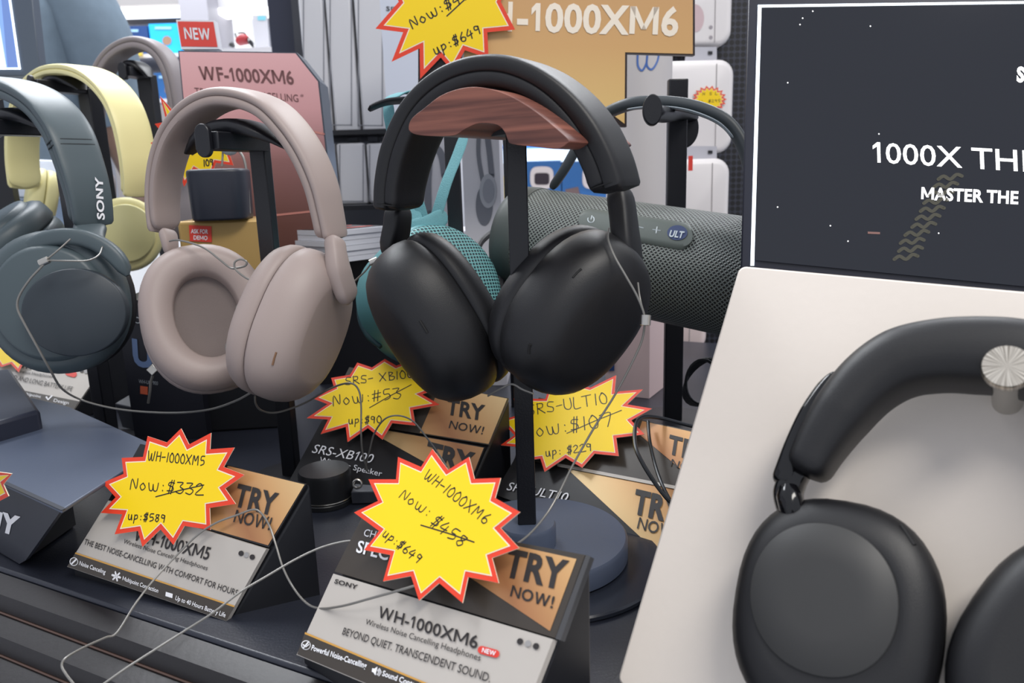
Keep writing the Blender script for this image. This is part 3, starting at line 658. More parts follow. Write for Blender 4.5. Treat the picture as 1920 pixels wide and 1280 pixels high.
# sliders and yokes
mb = MB(); q = cr([P(747, 385, .465), P(745, 420, .468), P(740, 452, .472), P(738, 480, .478)], 6); mb.sweep(q, Wd, [.018, .018, .02, .016], [.0125, .0125, .012, .008], e=4, seg=20); yk = mb.build('slider', BLKS, hc)
mb = MB(); q = cr([P(1161, 350, .420), P(1168, 400, .418), P(1176, 460, .416), P(1190, 520, .418), P(1196, 552, .425)], 6); mb.sweep(q, Wd, [.017, .018, .021, .014, .008], [.0125, .0125, .012, .009, .006], e=4, seg=20); mb.build('slider', BLKS, hc)
def slot(parent, pl_pts, r, m=SEAM, name='microphone_slot'):
    mb = MB(); mb.tube(pl_pts, r, 0, 8); return mb.build(name, m, parent)
def oncup(c, n, u, hw, hh, D, x, y, e=2.35, shell=SH6):
    """ray hit with the outside shell, by marching"""
    v = ray(x, y); s_ = u.cross(n).normalized(); u2 = (u-n*u.dot(n)).normalized(); s_ = u2.cross(n)
    d0 = (c-CAM).dot(F)-.08
    for i in range(400):
        p = CAM+v*(d0+i*.0004); q = p-c; h_ = q.dot(n)/D
        if h_ < -.02 or h_ > 1.0: continue
        sc = 0
        for (s0, h0), (s1, h1) in zip(shell, shell[1:]):
            if h0 <= h_ <= h1 and h1 > h0: sc = s0+(s1-s0)*(h_-h0)/(h1-h0); break
        if sc <= 0: continue
        X = abs(q.dot(s_)/(hw*sc)); Y = abs(q.dot(u2)/(hh*sc))
        if X**e+Y**e <= 1: return p-v.normalized()*.0002
    return P(x, y, (c-CAM).dot(F)-.03)
slot(ecL, [oncup(cL, nL, uL, .0385, .0515, .035, *p) for p in [(787, 601), (794, 612), (801, 624)]], .0008)
slot(ecR, [oncup(cR, nR, uR, .0360, .0485, .034, *p) for p in [(994, 645), (992, 654), (991, 663)]], .0009)
slot(ecR, [oncup(cR, nR, uR, .0360, .0485, .034, *p) for p in [(1074, 520), (1082, 511), (1090, 504)]], .0006)

for i_, w_ in ((3, .0305), (len(cl)-4, .031)): bandring(hc, cl, i_, Wd, w_, .0172, SEAM, 1.03, ln=.0003)
# ================================================================ taupe headphones and stand
AT = math.radians(20); Wt = V((math.sin(AT), math.cos(AT), 0)); Et = V((math.cos(AT), -math.sin(AT), 0))
def tstand(base_px, ztop, arm_n, arm_L, label, Wv, Ev, w=.0068, zb=T+.004, cz=0, cradle_w=.052, scale=1, armz=None, group=None, plate=True, back=.0):
    b = PT(*base_px, zb) if base_px[0] > 2 else V((*base_px[:2], zb))
    t = thing('headphone_stand', label, 'headphone stand', (b.x, b.y, T), group)
    mb = MB(); mb.box((b.x, b.y, (T+.004+ztop)/2), (w*scale, w*.6*scale, (ztop-T-.004)/2), ax=(Ev, Wv, V((0, 0, 1)))); mb.build('pole', BLKM, t, bevel=.001)
    if plate:
        mb = MB(); mb.cyl((b.x, b.y, T), (b.x, b.y, T+.006), 0, prof=[(.001, 0), (.033*scale, 0), (.033*scale, .004), (.031*scale, .006), (.001, .006)], seg=48); mb.build('base', BLKM, t)
    za = armz or ztop; top = V((b.x, b.y, za))
    mb = MB(); mb.box(top-Wv*(arm_L/2), (.010*scale, arm_L/2, .006*scale), ax=(Ev, Wv, V((0, 0, 1)))); mb.build('arm', BLKM, t, bevel=.001)
    mb = MB(); c = []                                     # saddle: a downward-curving wing on each side of the arm
    for k in range(13):
        x = -1+2*k/12; c.append(top-Wv*(arm_L*.45)+Ev*(x*cradle_w*scale)+V((0, 0, .010-.016*x*x))*scale)
    mb.sweep(c, Wv, [.010*scale, .030*scale, .036*scale, .036*scale, .030*scale, .010*scale], [.002, .008*scale, .012*scale, .012*scale, .008*scale, .002], e=3, round_=0); mb.build('saddle', BLKM, t)
    e = top-Wv*arm_L
    mb = MB(); pr = []
    for k in range(40):
        a = 2*PI*k/40; pr.append(e+Ev*(.0058*scale*math.cos(a))+V((0, 0, .0058*scale*math.sin(a)+math.copysign(.0052, math.sin(a))*scale)))
    mb.prism(pr, -Wv*.004); mb.build('stopper', BLKM, t, bevel=.0008)
    return t, b, top, e
stt, bt, topt, et = tstand((548, 893), T+.265, 0, .055, 'black T-shaped headphone stand holding the taupe headphones', Wt, Et, armz=T+.266, cradle_w=.043)
ht = thing('headphones', 'taupe over-ear headphones with one inner pad facing out, on the black stand left of centre', 'headphones', (bt.x, bt.y, T+.06))
pt_ = Pl(topt-Wt*.028, Wt)
ap = [(309, 436), (305, 375), (312, 312), (332, 255), (366, 212), (410, 187), (456, 185), (505, 202), (543, 237), (577, 287), (602, 345), (615, 400), (624, 450)]
arch(ht, ap, pt_, Wt, [.026, .030, .033, .033, .033, .030, .026], [.010, .011, .0125, .013, .0125, .012, .012], TAU, TAUL, TSEAM, e=3)
cl_ = P(388, 598, .545); n1 = cv(-.42, -.2, -.89); u1 = cv(-.2, .98, 0)
SH5 = [(.97, -.02), (1, .05), (1.0, .25), (.97, .45), (.92, .62), (.84, .78), (.74, .9), (.66, .96), (.62, .97), (.3, 1), (.001, 1)]
e1 = cup(ht, cl_, n1, u1, .044, .054, .034, .020, TAU, TAUL, TAUD, TSEAM, e=2.3, shell=SH5, hole=.50, hy=1.14)
cr_ = P(542, 606, .513); n2 = cv(.90, -.26, .26); u2 = cv(.22, .96, -.2)
e2 = cup(ht, cr_, n2, u2, .040, .0535, .031, .019, TAU, TAUL, TAUD, TSEAM, e=2.4, shell=SH5, hole=.56)
mb = MB(); q = cr([P(313, 430, .55), P(318, 452, .548), P(322, 478, .55)], 6); mb.sweep(q, Wt, [.014, .013, .011], [.007, .007, .006], e=4, seg=16); mb.build('yoke', TAU, ht)
mb = MB(); q = cr([P(627, 445, .505), P(630, 470, .502), P(636, 510, .500), P(650, 550, .502), P(655, 566, .505)], 6); mb.sweep(q, Wt, [.015, .015, .018, .018, .010], [.010, .010, .012, .010, .006], e=4, seg=16); mb.build('yoke', TAU, ht)
slot(e2, [oncup(cr_, n2, u2, .040, .0535, .031, *p, e=2.4, shell=SH5) for p in [(518, 660), (514, 672), (511, 684)]], .0007, mat('brown_slot', sr(130, 96, 70), .4))

# ================================================================ slate green headphones and stand
AG = math.radians(32); Wg = V((math.sin(AG), math.cos(AG), 0)); Eg = V((math.cos(AG), -math.sin(AG), 0))
stg, bg, topg, eg = tstand((205, 828), T+.286, 0, .075, 'black T-shaped headphone stand holding the slate green headphones', Wg, Eg, w=.0095, armz=T+.288, plate=True)
hg = thing('headphones', 'slate green over-ear headphones with a white brand name on the band at the left edge', 'headphones', (bg.x-.02, bg.y, T+.08))
pg = Pl(topg-Wg*.037, Wg)
ap = [(-155, 420), (-158, 340), (-140, 270), (-95, 205), (-30, 165), (30, 168), (85, 196), (125, 245), (150, 310), (166, 370), (173, 425)]
cg, sg_ = arch(hg, ap, pg, Wg, [.030, .034, .036, .036, .036, .034, .030], [.013, .0135, .015, .015, .014, .013, .012], GRN, GRN, GSEAM, e=4)
# brand name along the band's outer face
for i_ in (int(len(cg)*.73), int(len(cg)*.75)): bandring(hg, cg, i_, Wg, .0355, .0142, GSEAM, 1.015, ln=.0004)
def bandface(x, y):                                   # point on the outer face of the right arm
    v = ray(x, y); best = None
    for i in range(len(cg)*6//10, len(cg)-1):
        for k in range(6):
            q = cg[i].lerp(cg[i+1], k/6); tg = (cg[i+1]-cg[i]).normalized(); B = Wg.cross(tg).normalized()
            if B.dot(Eg) < 0: B = -B
            q2 = q+B*.0085; t_ = (q2-CAM).dot(B)/v.dot(B); p = CAM+v*t_; d_ = abs((p-q2).dot(tg))
            if best is None or d_ < best[0]: best = (d_, p)
    return best[1]
mb = MB(); text(mb, bandface, 'SONY', (196, 412), (192, 333), (182, 411), 0, .03)
mb.build('brand_name', TXTW, hg, smooth=False)
outp = pg.o
SHG = [(.97, -.02), (1, .05), (1.0, .3), (.98, .5), (.9, .62), (.84, .66), (.80, .66), (.76, .8), (.72, .84), (.3, .86), (.001, .86)]
ca = P(118, 566, .575); na = cv(.14, -.10, .98); ua = cv(-.1, 1, .1)
ea = cup(hg, ca, na, ua, .0505, .0545, .030, .020, GRN, BLKL, BLKM, GSEAM, e=2.1, shell=SHG)
mb = MB(); c0 = P(140, 586, .5445); mb.rings([ringpts(c0, na, ua, .036, .032, s_, o_, 2, seg=64) for s_, o_ in [(1, -.006), (1, 0), (.97, .001), (.001, .0015)]]); mb.build('outer_disc', GRND, ea, ang=60)
mb = MB(); rs_ = []
for k in range(24):
    a = math.radians(20+150*k/23); x_, y_ = math.cos(a), math.sin(a); rs_.append(P(128+118*x_*1.0, 555-112*y_, .552+.006*abs(x_)))
mb.sweep(rs_, na, .012, .0125, e=3); mb.build('yoke', GRN, hg)
mb = MB(); q = cr([P(171, 420, .588), P(166, 440, .578), P(160, 465, .565), P(150, 480, .558)], 6); mb.sweep(q, Wg, [.024, .022, .026, .03], [.017, .016, .016, .012], e=4, seg=20); mb.build('slider', GRN, hg)
cb = P(10, 465, .69); nb = cv(-.45, .70, .55); ub = cv(.35, .92, 0)
cup(hg, cb, nb, ub, .046, .052, .030, .022, GRN, GRN, BLKM, GSEAM, e=2.1, shell=SHG)

# ================================================================ yellow headphones and stand
AYy = math.radians(36); Wy = V((math.sin(AYy), math.cos(AYy), 0)); Ey = V((math.cos(AYy), -math.sin(AYy), 0))
by0 = P(215, 500, .92); sty, by, topy, ey = tstand((by0.x, by0.y), T+.352, 0, .06, 'black T-shaped headphone stand holding the pale yellow headphones', Wy, Ey, w=.013, plate=True, cradle_w=.04)
hy = thing('headphones', 'small pale yellow on-ear headphones behind the slate green pair', 'headphones', (by.x-.03, by.y-.02, T+.12))
py_ = Pl(topy-Wy*.03, Wy)
ap = [(48, 355), (42, 300), (44, 240), (60, 180), (95, 142), (140, 132), (185, 146), (222, 182), (244, 230), (257, 290), (262, 335), (262, 368)]
arch(hy, ap, py_, Wy, .038, [.009, .010, .011, .012, .011, .010, .010], YEL, YEL, mat('yellow_seam', sr(160, 150, 90), .6), e=4)
ysm = mat('yellow_seam', (0, 0, 0))
cc = P(238, 440, .88); nc = cv(.42, -.05, .90); uc = cv(.1, 1, 0)
ey_ = cup(hy, cc, nc, uc, .039, .043, .025, .016, YEL, YEL, BLKM, ysm, e=2.0, shell=SHG)
mb = MB(); mb.rings([ringpts(cc+nc*.021, nc, uc, .030, .033, s_, o_, 2) for s_, o_ in [(1, -.004), (1, .0015), (.96, .0025), (.001, .003)]]); mb.build('outer_disc', YELD, ey_, ang=60)
cc2 = P(78, 370, 1.0); nc2 = cv(-.7, .1, .55); cup(hy, cc2, nc2, cv(0, 1, 0), .034, .038, .02, .016, YEL, YEL, BLKM, ysm, e=2.0)

# ================================================================ grey taupe headphones far back
AB = math.radians(15); Wb_ = V((math.sin(AB), math.cos(AB), 0)); Eb = V((math.cos(AB), -math.sin(AB), 0))
bb0 = P(318, 480, 1.05); stb, bb, topb, eb = tstand((bb0.x, bb0.y), T+.385, 0, .04, 'black headphone stand holding the grey taupe headphones at the back left', Wb_, Eb, w=.011, plate=True, cradle_w=.02)
hb = thing('headphones', 'grey taupe headphones on the rear stand near the person', 'headphones', (bb.x, bb.y, T+.15))
pb_ = Pl(topb-Wb_*.03, Wb_)
ap = [(176, 330), (172, 260), (178, 190), (196, 130), (224, 96), (262, 82), (298, 95), (322, 130), (336, 190), (342, 260), (340, 330)]
arch(hb, ap, pb_, Wb_, .030, .016, GTAU, GTAU, TSEAM, e=3)
for x_, s_ in ((186, -1), (332, 1)): cup(hb, P(x_, 385, 1.03), cv(s_*.8, 0, .5), cv(0, 1, 0), .04, .048, .028, .018, GTAU, GTAU, BLKM, TSEAM)

# ================================================================ white board with peg and headphones
Bl = PT(1155, 1280, T+.012)
def solve_board(dt):
    A_ = P(1386, 497, dt); b_ = Bl-A_; v = ray(1920, 545); X = (A_-CAM).dot(b_)/v.dot(b_); return A_, CAM+v*X
best = min((abs((solve_board(.38+.002*i)[1]-solve_board(.38+.002*i)[0]).normalized().z), .38+.002*i) for i in range(80))
print('board', best)
BA, BT = solve_board(best[1]); be = (BT-BA).normalized(); bd = (Bl-BA); bdn = bd.normalized(); bn = be.cross(bdn)
plb = Pl(BA, bn); bn = plb.n; print('board n', bn, 'e', be, 'len', bd.length, 'dist', (BT-CAM).length)
wb_ = thing('display_board', 'large leaning white display board filling the right foreground', 'display board', (BA+bd+be*.2) * 1.0)
corner = BA; W_ = .46; L_ = bd.length
pts = []
for (o_, x, y) in ((corner, be, bdn), (corner+be*W_, bdn, -be), (corner+be*W_+bdn*L_, -be, -bdn), (corner+bdn*L_, -bdn, be)):
    r_ = .004; c = o_+x*r_+y*r_
    for k in range(5): a = PI/2*k/4; pts.append(c-x*r_*math.cos(a)-y*r_*math.sin(a))
mb = MB(); mb.prism(pts, -bn*.016); mb.build('board_panel', WHTP, wb_, bevel=.0012)
mb = MB(); up_ = V((0, 0, 1)); mid_ = BA+be*(W_/2)+bdn*.08-bn*.018; ft = V((mid_.x, mid_.y, T))-V((bn.x, bn.y, 0)).normalized()*.03
mb.tube([mid_, ft], .006, 0, 12); mb.build('support_leg', BLKM, wb_)
# peg: disc on a short stem
pegc = plb.h(1893, 762); pegN = bn
px = P(1887, 688, 1); 
best = min(((lambda q: (960+FP*(q-CAM).dot(R)/(q-CAM).dot(F)-1888)**2+(640-FP*(q-CAM).dot(U)/(q-CAM).dot(F)-689)**2)(plb.h(x, y)+bn*h), x, y, h) for x in range(1880, 1920, 2) for y in range(730, 860, 4) for h in (.040,))
print('peg', best)
peg0 = plb.h(best[1], best[2])
mb = MB(); mb.cyl(peg0, peg0+bn*.038, .0052, seg=32); pg_ = mb.build('peg', SIL, wb_)
pm = bpy.data.materials.new('radial_brushed_disc'); pm.use_nodes = True; b_ = pm.node_tree.nodes['Principled BSDF']; nt = pm.node_tree
b_.inputs['Base Color'].default_value = (.9, .84, .74, 1); b_.inputs['Metallic'].default_value = 1; b_.inputs['Roughness'].default_value = .28
uvn = nt.nodes.new('ShaderNodeUVMap'); sp = nt.nodes.new('ShaderNodeSeparateXYZ'); wv = nt.nodes.new('ShaderNodeTexNoise'); wv.noise_dimensions = '1D'; wv.inputs['Scale'].default_value = 14; wv.inputs['Detail'].default_value = 5
nt.links.new(uvn.outputs[0], sp.inputs[0]); nt.links.new(sp.outputs[0], wv.inputs['W'])
rr = nt.nodes.new('ShaderNodeValToRGB'); rr.color_ramp.elements[0].color = (.34, .30, .25, 1); rr.color_ramp.elements[1].color = (.86, .80, .70, 1); rr.color_ramp.elements[0].position = .35; rr.color_ramp.elements[1].position = .65
nt.links.new(wv.outputs['Fac'], rr.inputs[0]); nt.links.new(rr.outputs[0], b_.inputs['Base Color'])  # radial sheen of the brushed metal is put into its colour as streaks
mb = MB(); mb.cyl(peg0+bn*.038, peg0+bn*.043, 0, prof=[(.001, 0), (.0077, 0), (.0080, .0008), (.0080, .0042), (.0076, .005), (.001, .005)], seg=64)
for i in range(len(mb.v)): mb.uv[i] = ((i % 64)/64*4, 0)
mb.build('peg_disc', pm, pg_)
hbd = thing('headphones', 'black headphones hung on a metal peg against the white board', 'headphones', plb.h(1650, 1000))
pa2 = Pl(BA+bn*.022, bn); Wn = bn
ap = [(1510, 893), (1538, 838), (1579, 777), (1630, 720), (1690, 682), (1760, 668), (1830, 667), (1900, 672), (1975, 690), (2050, 725), (2110, 790), (2150, 860), (2170, 930)]
c = cr([pa2.h(*p) for p in ap], 8)
mb = MB(); mb.sweep(c, Wn, [.024, .03, .032, .032, .032, .03, .024], [.0155, .022, .0262, .028, .0275, .024, .017], e=2.8, seg=32); mb.build('headband', BLKS, hbd)
sl = cr([pa2.h(*p, .001) for p in [(1578, 702), (1551, 733), (1520, 780), (1494, 835), (1478, 880), (1468, 912)]], 6)
mb = MB(); mb.sweep(sl, Wn, [.012, .014, .016, .016, .014, .012], [.0055, .008, .008, .008, .009, .010], e=3); mb.build('slider', GLOSS, hbd)
yk_ = cr([pa2.h(*p) for p in [(1495, 875), (1486, 900), (1478, 925), (1483, 950), (1490, 965)]], 6)
mb = MB(); mb.sweep(yk_, Wn, [.012, .013, .014, .013, .008], [.013, .011, .0115, .0115, .008], e=2.6); mb.build('yoke', GLOSS, hbd)
SHB = [(.97, -.05), (1, .1), (1.0, .4), (.97, .6), (.91, .78), (.83, .9), (.74, .96), (.68, .985), (.665, .98), (.4, 1), (.001, 1)]
cB = pa2.h(1566, 1152, -.005)
dB = (cB-CAM).dot(F); hwB = 179*dB/FP
ecB = cup(hbd, cB, bn, (-bdn*.98-be*.10), hwB, hwB*1.17, .017, .014, BLKS, BLKL, BLKM, SEAM, e=2.45, egg=0, shell=SHB)
dd_ = mat('black_touch_disc', sr(50, 50, 50), .5)
mb = MB(); uB = (-bdn-be*.1).normalized(); cD = cB+bn*.0168+be*-.003-bdn*.004
mb.rings([ringpts(cD, bn, uB, hwB*.70, hwB*.74, s_, o_, 2.1, seg=72) for s_, o_ in [(1, -.004), (1, .0006), (.985, .0011), (.5, .0013), (.001, .0013)]]); mb.build('touch_panel', dd_, ecB, ang=60)
slot(ecB, [oncup(cB, bn, uB, hwB, hwB*1.17, .017, *p, e=2.45, shell=SHB) for p in [(1690, 985), (1702, 1003), (1714, 1022)]], .0009)
cB2 = pa2.h(2048, 1262, -.005)
cup(hbd, cB2, bn, (-bdn*.9+be*.30), hwB*1.02, hwB*1.2, .017, .014, BLKS, BLKL, BLKM, SEAM, e=2.45, shell=SHB)

mb = MB(); mb.tube([pa2.h(1478, 915, .004), pa2.h(1480, 930, .005), pa2.h(1486, 955, .005), pa2.h(1491, 970, .003)], [.0040, .0052, .0052, .0042], 0, 24); mb.build('hinge', GLOSS, hbd)
# ================================================================ right screen
qs = [(1420, 9), (1980, 1), (1980, 538), (1407, 486)]; XS, pls = para(qs, 3, d=.47)
print('screen', [tuple(round(a, 3) for a in x) for x in XS], pls.n)
sc = thing('display_screen', 'dark screen with glowing white edge reading MASTER THE behind the white board', 'screen', (XS[2]+XS[3])/2)
mb = MB(); mb.prism([pls.h(*p, -.001) for p in [(1404, -40), (2310, -54), (2310, 625), (1388, 520)]], -pls.n*.018); mb.build('bezel', mat('bezel_black', sr(28, 30, 44), .35), sc, bevel=.001)
mb = MB(); mb.prism([pls.h(*p, .0004) for p in [(1426, 12), (2285, 0), (2285, 572), (1411, 487)]], -pls.n*.001, 0)
Hs = lambda x, y: pls.h(x, y, .0008)
text(mb, Hs, '1000X THE', (1637, 304), (1947, 323), (1636, 266), 1, .005)
text(mb, Hs, 'MASTER THE', (1727, 373), (1909, 382), (1728, 350), 1, .03)
text(mb, Hs, 'SONY', (1906, 152), (1990, 158), (1907, 124), 1, .05)
rs = random.Random(2)
for p in [(1524, 21), (1505, 34), (1632, 49), (1477, 155), (1458, 388), (1648, 251), (1557, 423), (1500, 46), (1760, 437), (1590, 452)]: disc(mb, pls, *p, 1.4, .0007, 1, 8)
for i in range(11):
    x, y = 1688+i*8.5+rs.uniform(-3, 3), 490-i*15
    ribbon(mb, cr([Hs(x-14, y-4), Hs(x-4, y-10), Hs(x+8, y-4), Hs(x+20, y-13), Hs(x+30, y-10)], 4), pls.n, .0010, 2)
mb.poly([Hs(1627, 434), Hs(1650, 435), Hs(1650, 439), Hs(1627, 438)], 3)
mb.build('display', [mat('lcd_dark', sr(14, 15, 20), .08, emit=sr(30, 33, 42), es=.6), mat('lcd_white', (1, 1, 1), .3, emit=(1, 1, 1), es=1.0), mat('lcd_dim_gold', sr(30, 30, 26), .2, emit=sr(66, 64, 54), es=1), mat('lcd_rust', sr(60, 40, 40), .2, emit=sr(120, 90, 84), es=1)], sc, smooth=False)
mb = MB(); mb.prism([pls.h(*p, .0012) for p in [(1421, 9), (1428, 9), (1414, 497), (1407, 497)]], -pls.n*.0025); mb.prism([pls.h(*p, .0012) for p in [(1421, 9), (2285, -3), (2285, .5), (1421, 13)]], -pls.n*.0025); mb.build('edge_light', GLOW, sc, smooth=False)
a_ = pls.h(1750, 480, -.025); mb = MB(); mb.box((a_.x, a_.y, (T+a_.z)/2+.02), (.018, .004, (a_.z-T)/2+.02), 0, ((XS[2]-XS[3]).normalized(), V((0, 1, 0)), V((0, 0, 1)))); mb.box((a_.x, a_.y, T+.003), (.06, .045, .003)); mb.build('stand', BLKM, sc)
# ================================================================ turquoise speaker on its stand
tc_ = P(806, 556, .615); ta = cv(.55, .22, .80)
tk = thing('portable_speaker', 'turquoise round speaker with woven strap behind the black left ear cup', 'speaker', tc_-V((0, 0, .05)))
def roundbody(c, ax, prof, m, name, par, seg=64, uvm=False, sx=1):
    ax = ax.normalized(); y = V((0, 0, 1)); y = (y-ax*y.dot(ax)).normalized(); x = y.cross(ax); mb = MB(); rs = []
    for r_, h in prof: rs.append([c+ax*h+(x*math.cos(2*PI*k/seg)*sx+y*math.sin(2*PI*k/seg))*max(r_, 1e-5) for k in range(seg)])
    mb.rings(rs, 0)
    if uvm:
        for i in range(len(mb.v)): q = mb.v[i]-c; mb.uv[i] = (q.dot(x), q.dot(y))
    return mb.build(name, m, par, ang=50)
roundbody(tc_, ta, [(.001, -.045), (.037, -.045), (.047, -.040), (.0530, -.028), (.0545, -.01), (.055, .012), (.0545, .024), (.0525, .027), (.001, .027)], TEAL, 'body', tk)
TG = grille_mat('teal_grille', sr(112, 170, 172), sr(26, 50, 58), 2200, stripe=True)
pr = [(.052, .0272)]+[(.052*math.cos(a), .0272+.013*math.sin(a)) for a in [PI/2*k/7 for k in range(1, 7)]]+[(.001, .0402)]
roundbody(tc_, ta, pr, TG, 'grille', tk, uvm=True)
mb = MB(); q = [P(x, y, d) for x, y, d in [(673, 580, .612), (680, 605, .61), (695, 632, .605), (714, 650, .60)]]; mb.tube(cr(q, 6), [.002, .0035, .0035, .002], 0, 10); mb.build('strap_slot', mat('teal_dark_recess', sr(30, 62, 70), .7), tk)
ST = [[(728, 190, .60), (731, 225, .60), (745, 280, .61), (778, 360, .62), (796, 420, .625), (800, 446, .62)], [(872, 250, .62), (858, 290, .615), (838, 340, .61), (824, 385, .61), (812, 425, .615), (802, 446, .62)], [(724, 190, .585), (740, 180, .588), (768, 173, .59), (800, 176, .60)], [(752, 372, .63), (775, 395, .625), (790, 430, .62)]]
mb = MB()
for s_ in ST: mb.sweep(cr([P(*p) for p in s_], 6), cv(1, .15, .2), .0095, .0018, e=3, seg=12)
mb.sweep(cr([P(765, 428, .60), P(800, 424, .60), P(838, 402, .615)], 6), cv(0, 1, 0), .016, .002, e=3, seg=12); mb.build('strap', TEALF, tk)
def hookstand(base, ztop, label, w, rod, disc1, name='hook_stand'):
    t = thing(name, label, 'stand', (base.x, base.y, T)); mb = MB(); mb.box((base.x, base.y, (T+.004+ztop)/2), (w, w*.5, (ztop-T-.004)/2)); mb.build('pole', BLKM, t, bevel=.001)
    mb = MB(); mb.cyl((base.x, base.y, T), (base.x, base.y, T+.006), 0, prof=[(.001, 0), (.04, 0), (.04, .004), (.038, .006), (.001, .006)], seg=40); mb.build('base', BLKM, t)
    mb = MB(); mb.sweep(cr([P(*p) for p in rod], 6), cv(.1, .1, 1), *rod_w, e=3, seg=12, round_=2); mb.build('arm', BLKM, t)
    if disc1:
        x, y, d, rx, ry = disc1; mb = MB(); c = P(x, y, d); fx = cv(1, 0, .1); fy = V((0, 0, 1)); mb.prism([c+fx*(rx*math.cos(2*PI*k/40))+fy*(ry*math.sin(2*PI*k/40)) for k in range(40)], cv(0, 0, -1)*.004); mb.build('stopper', BLKM, t, bevel=.0008)
    return t
b_ = P(858, 500, .665); rod_w = (.010, .0028)
hookstand(V((b_.x, b_.y, T)), P(840, 190, .62).z, 'black hook stand behind the walnut cradle carrying the turquoise strap', .0065, [(690, 205, .575), (722, 192, .58), (760, 188, .59), (800, 188, .60), (838, 192, .61)], (806, 184, .588, .008, .010))

# ================================================================ big grey cylinder speaker
SA, SB = P(1003, 452, .665), P(1440, 530, .560); sax = (SB-SA).normalized(); SR = .0462; SL = (SB-SA).length
sy_ = (V((0, 0, 1))-sax*sax.z).normalized(); sx_ = sax.cross(sy_)
gsp = thing('portable_speaker', 'large dark grey cylindrical speaker with oval button panel hanging behind the black headphones', 'speaker', (SA+SB)/2-V((0, 0, SR)))
GG = grille_mat('grey_grille', sr(120, 128, 124), sr(20, 22, 24), 1750)
mb = MB(); N_ = 96; K = 40; pts_ = []
for i in range(K+1): pts_.append([SA+sax*(SL*i/K)+(sy_*math.cos(2*PI*k/N_)+sx_*math.sin(2*PI*k/N_))*SR for k in range(N_+1)])
b0 = 0
for r_ in pts_: mb.v += r_
for i in range(K+1):
    for k in range(N_+1): mb.uv[i*(N_+1)+k] = (SL*i/K, 2*PI*SR*k/N_)
for i in range(K):
    for k in range(N_): a = i*(N_+1)+k; mb.face((a, a+1, a+N_+2, a+N_+1))
mb.build('grille_body', GG, gsp)
for s_, c in ((-1, SA), (1, SB)): roundbody(c, sax*s_, [(.0468, -.003), (.0472, .002), (.0465, .012), (.043, .020), (.036, .023), (.001, .020)], DGREY, 'end_cap', gsp)
def cylhit(x, y, off=0):
    v = ray(x, y); o = CAM-SA; r_ = SR+off; vp = v-sax*v.dot(sax); op = o-sax*o.dot(sax)
    a = vp.dot(vp); b = 2*vp.dot(op); c = op.dot(op)-r_*r_; D_ = b*b-4*a*c
    return CAM+v*((-b-math.sqrt(max(D_, 0)))/(2*a))
mb = MB(); ax0, ay0, ax1, ay1, pr_ = 1107, 414, 1276, 442, 23
cols = 40; rows = 8; b0 = 0; vs_ = []
L0 = math.hypot(ax1-ax0, ay1-ay0); ux, uy = (ax1-ax0)/L0, (ay1-ay0)/L0
for i in range(cols+1):
    s_ = -pr_+(L0+2*pr_)*(1-math.cos(PI*i/cols))/2
    ext = 0 if 0 <= s_ <= L0 else (-s_ if s_ < 0 else s_-L0); hh_ = math.sqrt(max(pr_**2-ext**2, 0))*(1.0+.15*s_/L0)
    for j in range(rows+1): q = -hh_+2*hh_*j/rows; vs_.append(cylhit(ax0+ux*s_-uy*q, ay0+uy*s_+ux*q, .0016 if 0 < j < rows and 0 < i < cols else .0002))
mb.v = vs_
for i in range(cols):
    for j in range(rows): a = i*(rows+1)+j; mb.face((a, a+1, a+rows+2, a+rows+1))
h2 = lambda x, y: cylhit(x, y, .0020)
n0 = (CAM-h2(1190, 425)).normalized()
def rib(pts, m, lw=.0004): ribbon(mb, [h2(*p) for p in pts], n0, lw, m)
rib(cr([V((1108+6*math.cos(a), 411+6*math.sin(a), 0)) for a in [-.9+k*.45 for k in range(11)]], 1) and [(1108+6*math.cos(a), 411+6*math.sin(a)) for a in [-.9+k*.45 for k in range(11)]], 1); rib([(1110, 404), (1108, 411)], 1)
rib([(1096, 426), (1106, 427)], 2, .0003); rib([(1193, 424), (1206, 427)], 1); rib([(1224, 430), (1238, 432)], 1); rib([(1232, 425), (1230, 437)], 1)
mb.poly([h2(1270+19*math.cos(2*PI*k/32), 436+14*math.sin(2*PI*k/32)) for k in range(32)], 3)
text(mb, lambda x, y: cylhit(x, y, .0026), 'ULT', (1254, 443), (1281, 446), (1257, 431), 1, .03, .1)
mb.build('button_panel', [mat('panel_grey_green', sr(84, 92, 88), .45), mat('panel_print', sr(190, 200, 205), .4), mat('panel_braille', sr(120, 120, 116), .5), mat('ult_button_blue', sr(52, 66, 104), .35)], gsp)
mb = MB(); mb.sweep(cr([P(*p) for p in [(1035, 352, .655), (1058, 318, .64), (1085, 272, .63), (1120, 225, .62), (1175, 197, .60), (1232, 192, .59), (1295, 199, .58), (1350, 220, .57), (1382, 252, .565), (1402, 300, .56), (1415, 370, .56), (1425, 440, .56)]], 8), cv(.1, .1, 1), .012, [.008, .009, .0095, .0085, .008], e=2.6, seg=16); mb.build('shoulder_strap', mat('strap_charcoal', sr(58, 64, 68), .45), gsp)
mb = MB(); mb.sweep(cr([P(*p) for p in [(1175, 205, .593), (1232, 200, .583), (1290, 207, .573), (1345, 229, .563), (1375, 258, .558)]], 8), cv(.1, .1, 1), .003, .0012, e=3, seg=10); mb.build('strap_piping', mat('strap_light_edge', sr(150, 160, 168), .4), gsp)
b_ = P(1262, 700, .705); rod_w = (.014, .009)
hookstand(V((b_.x, b_.y, T)), P(1275, 150, .655).z, 'tall black pole stand with oval hook carrying the big grey speaker', .0085, [(1226, 212, .555), (1250, 215, .59), (1275, 213, .64), (1300, 222, .67)], (1224, 205, .552, .0072, .0112))
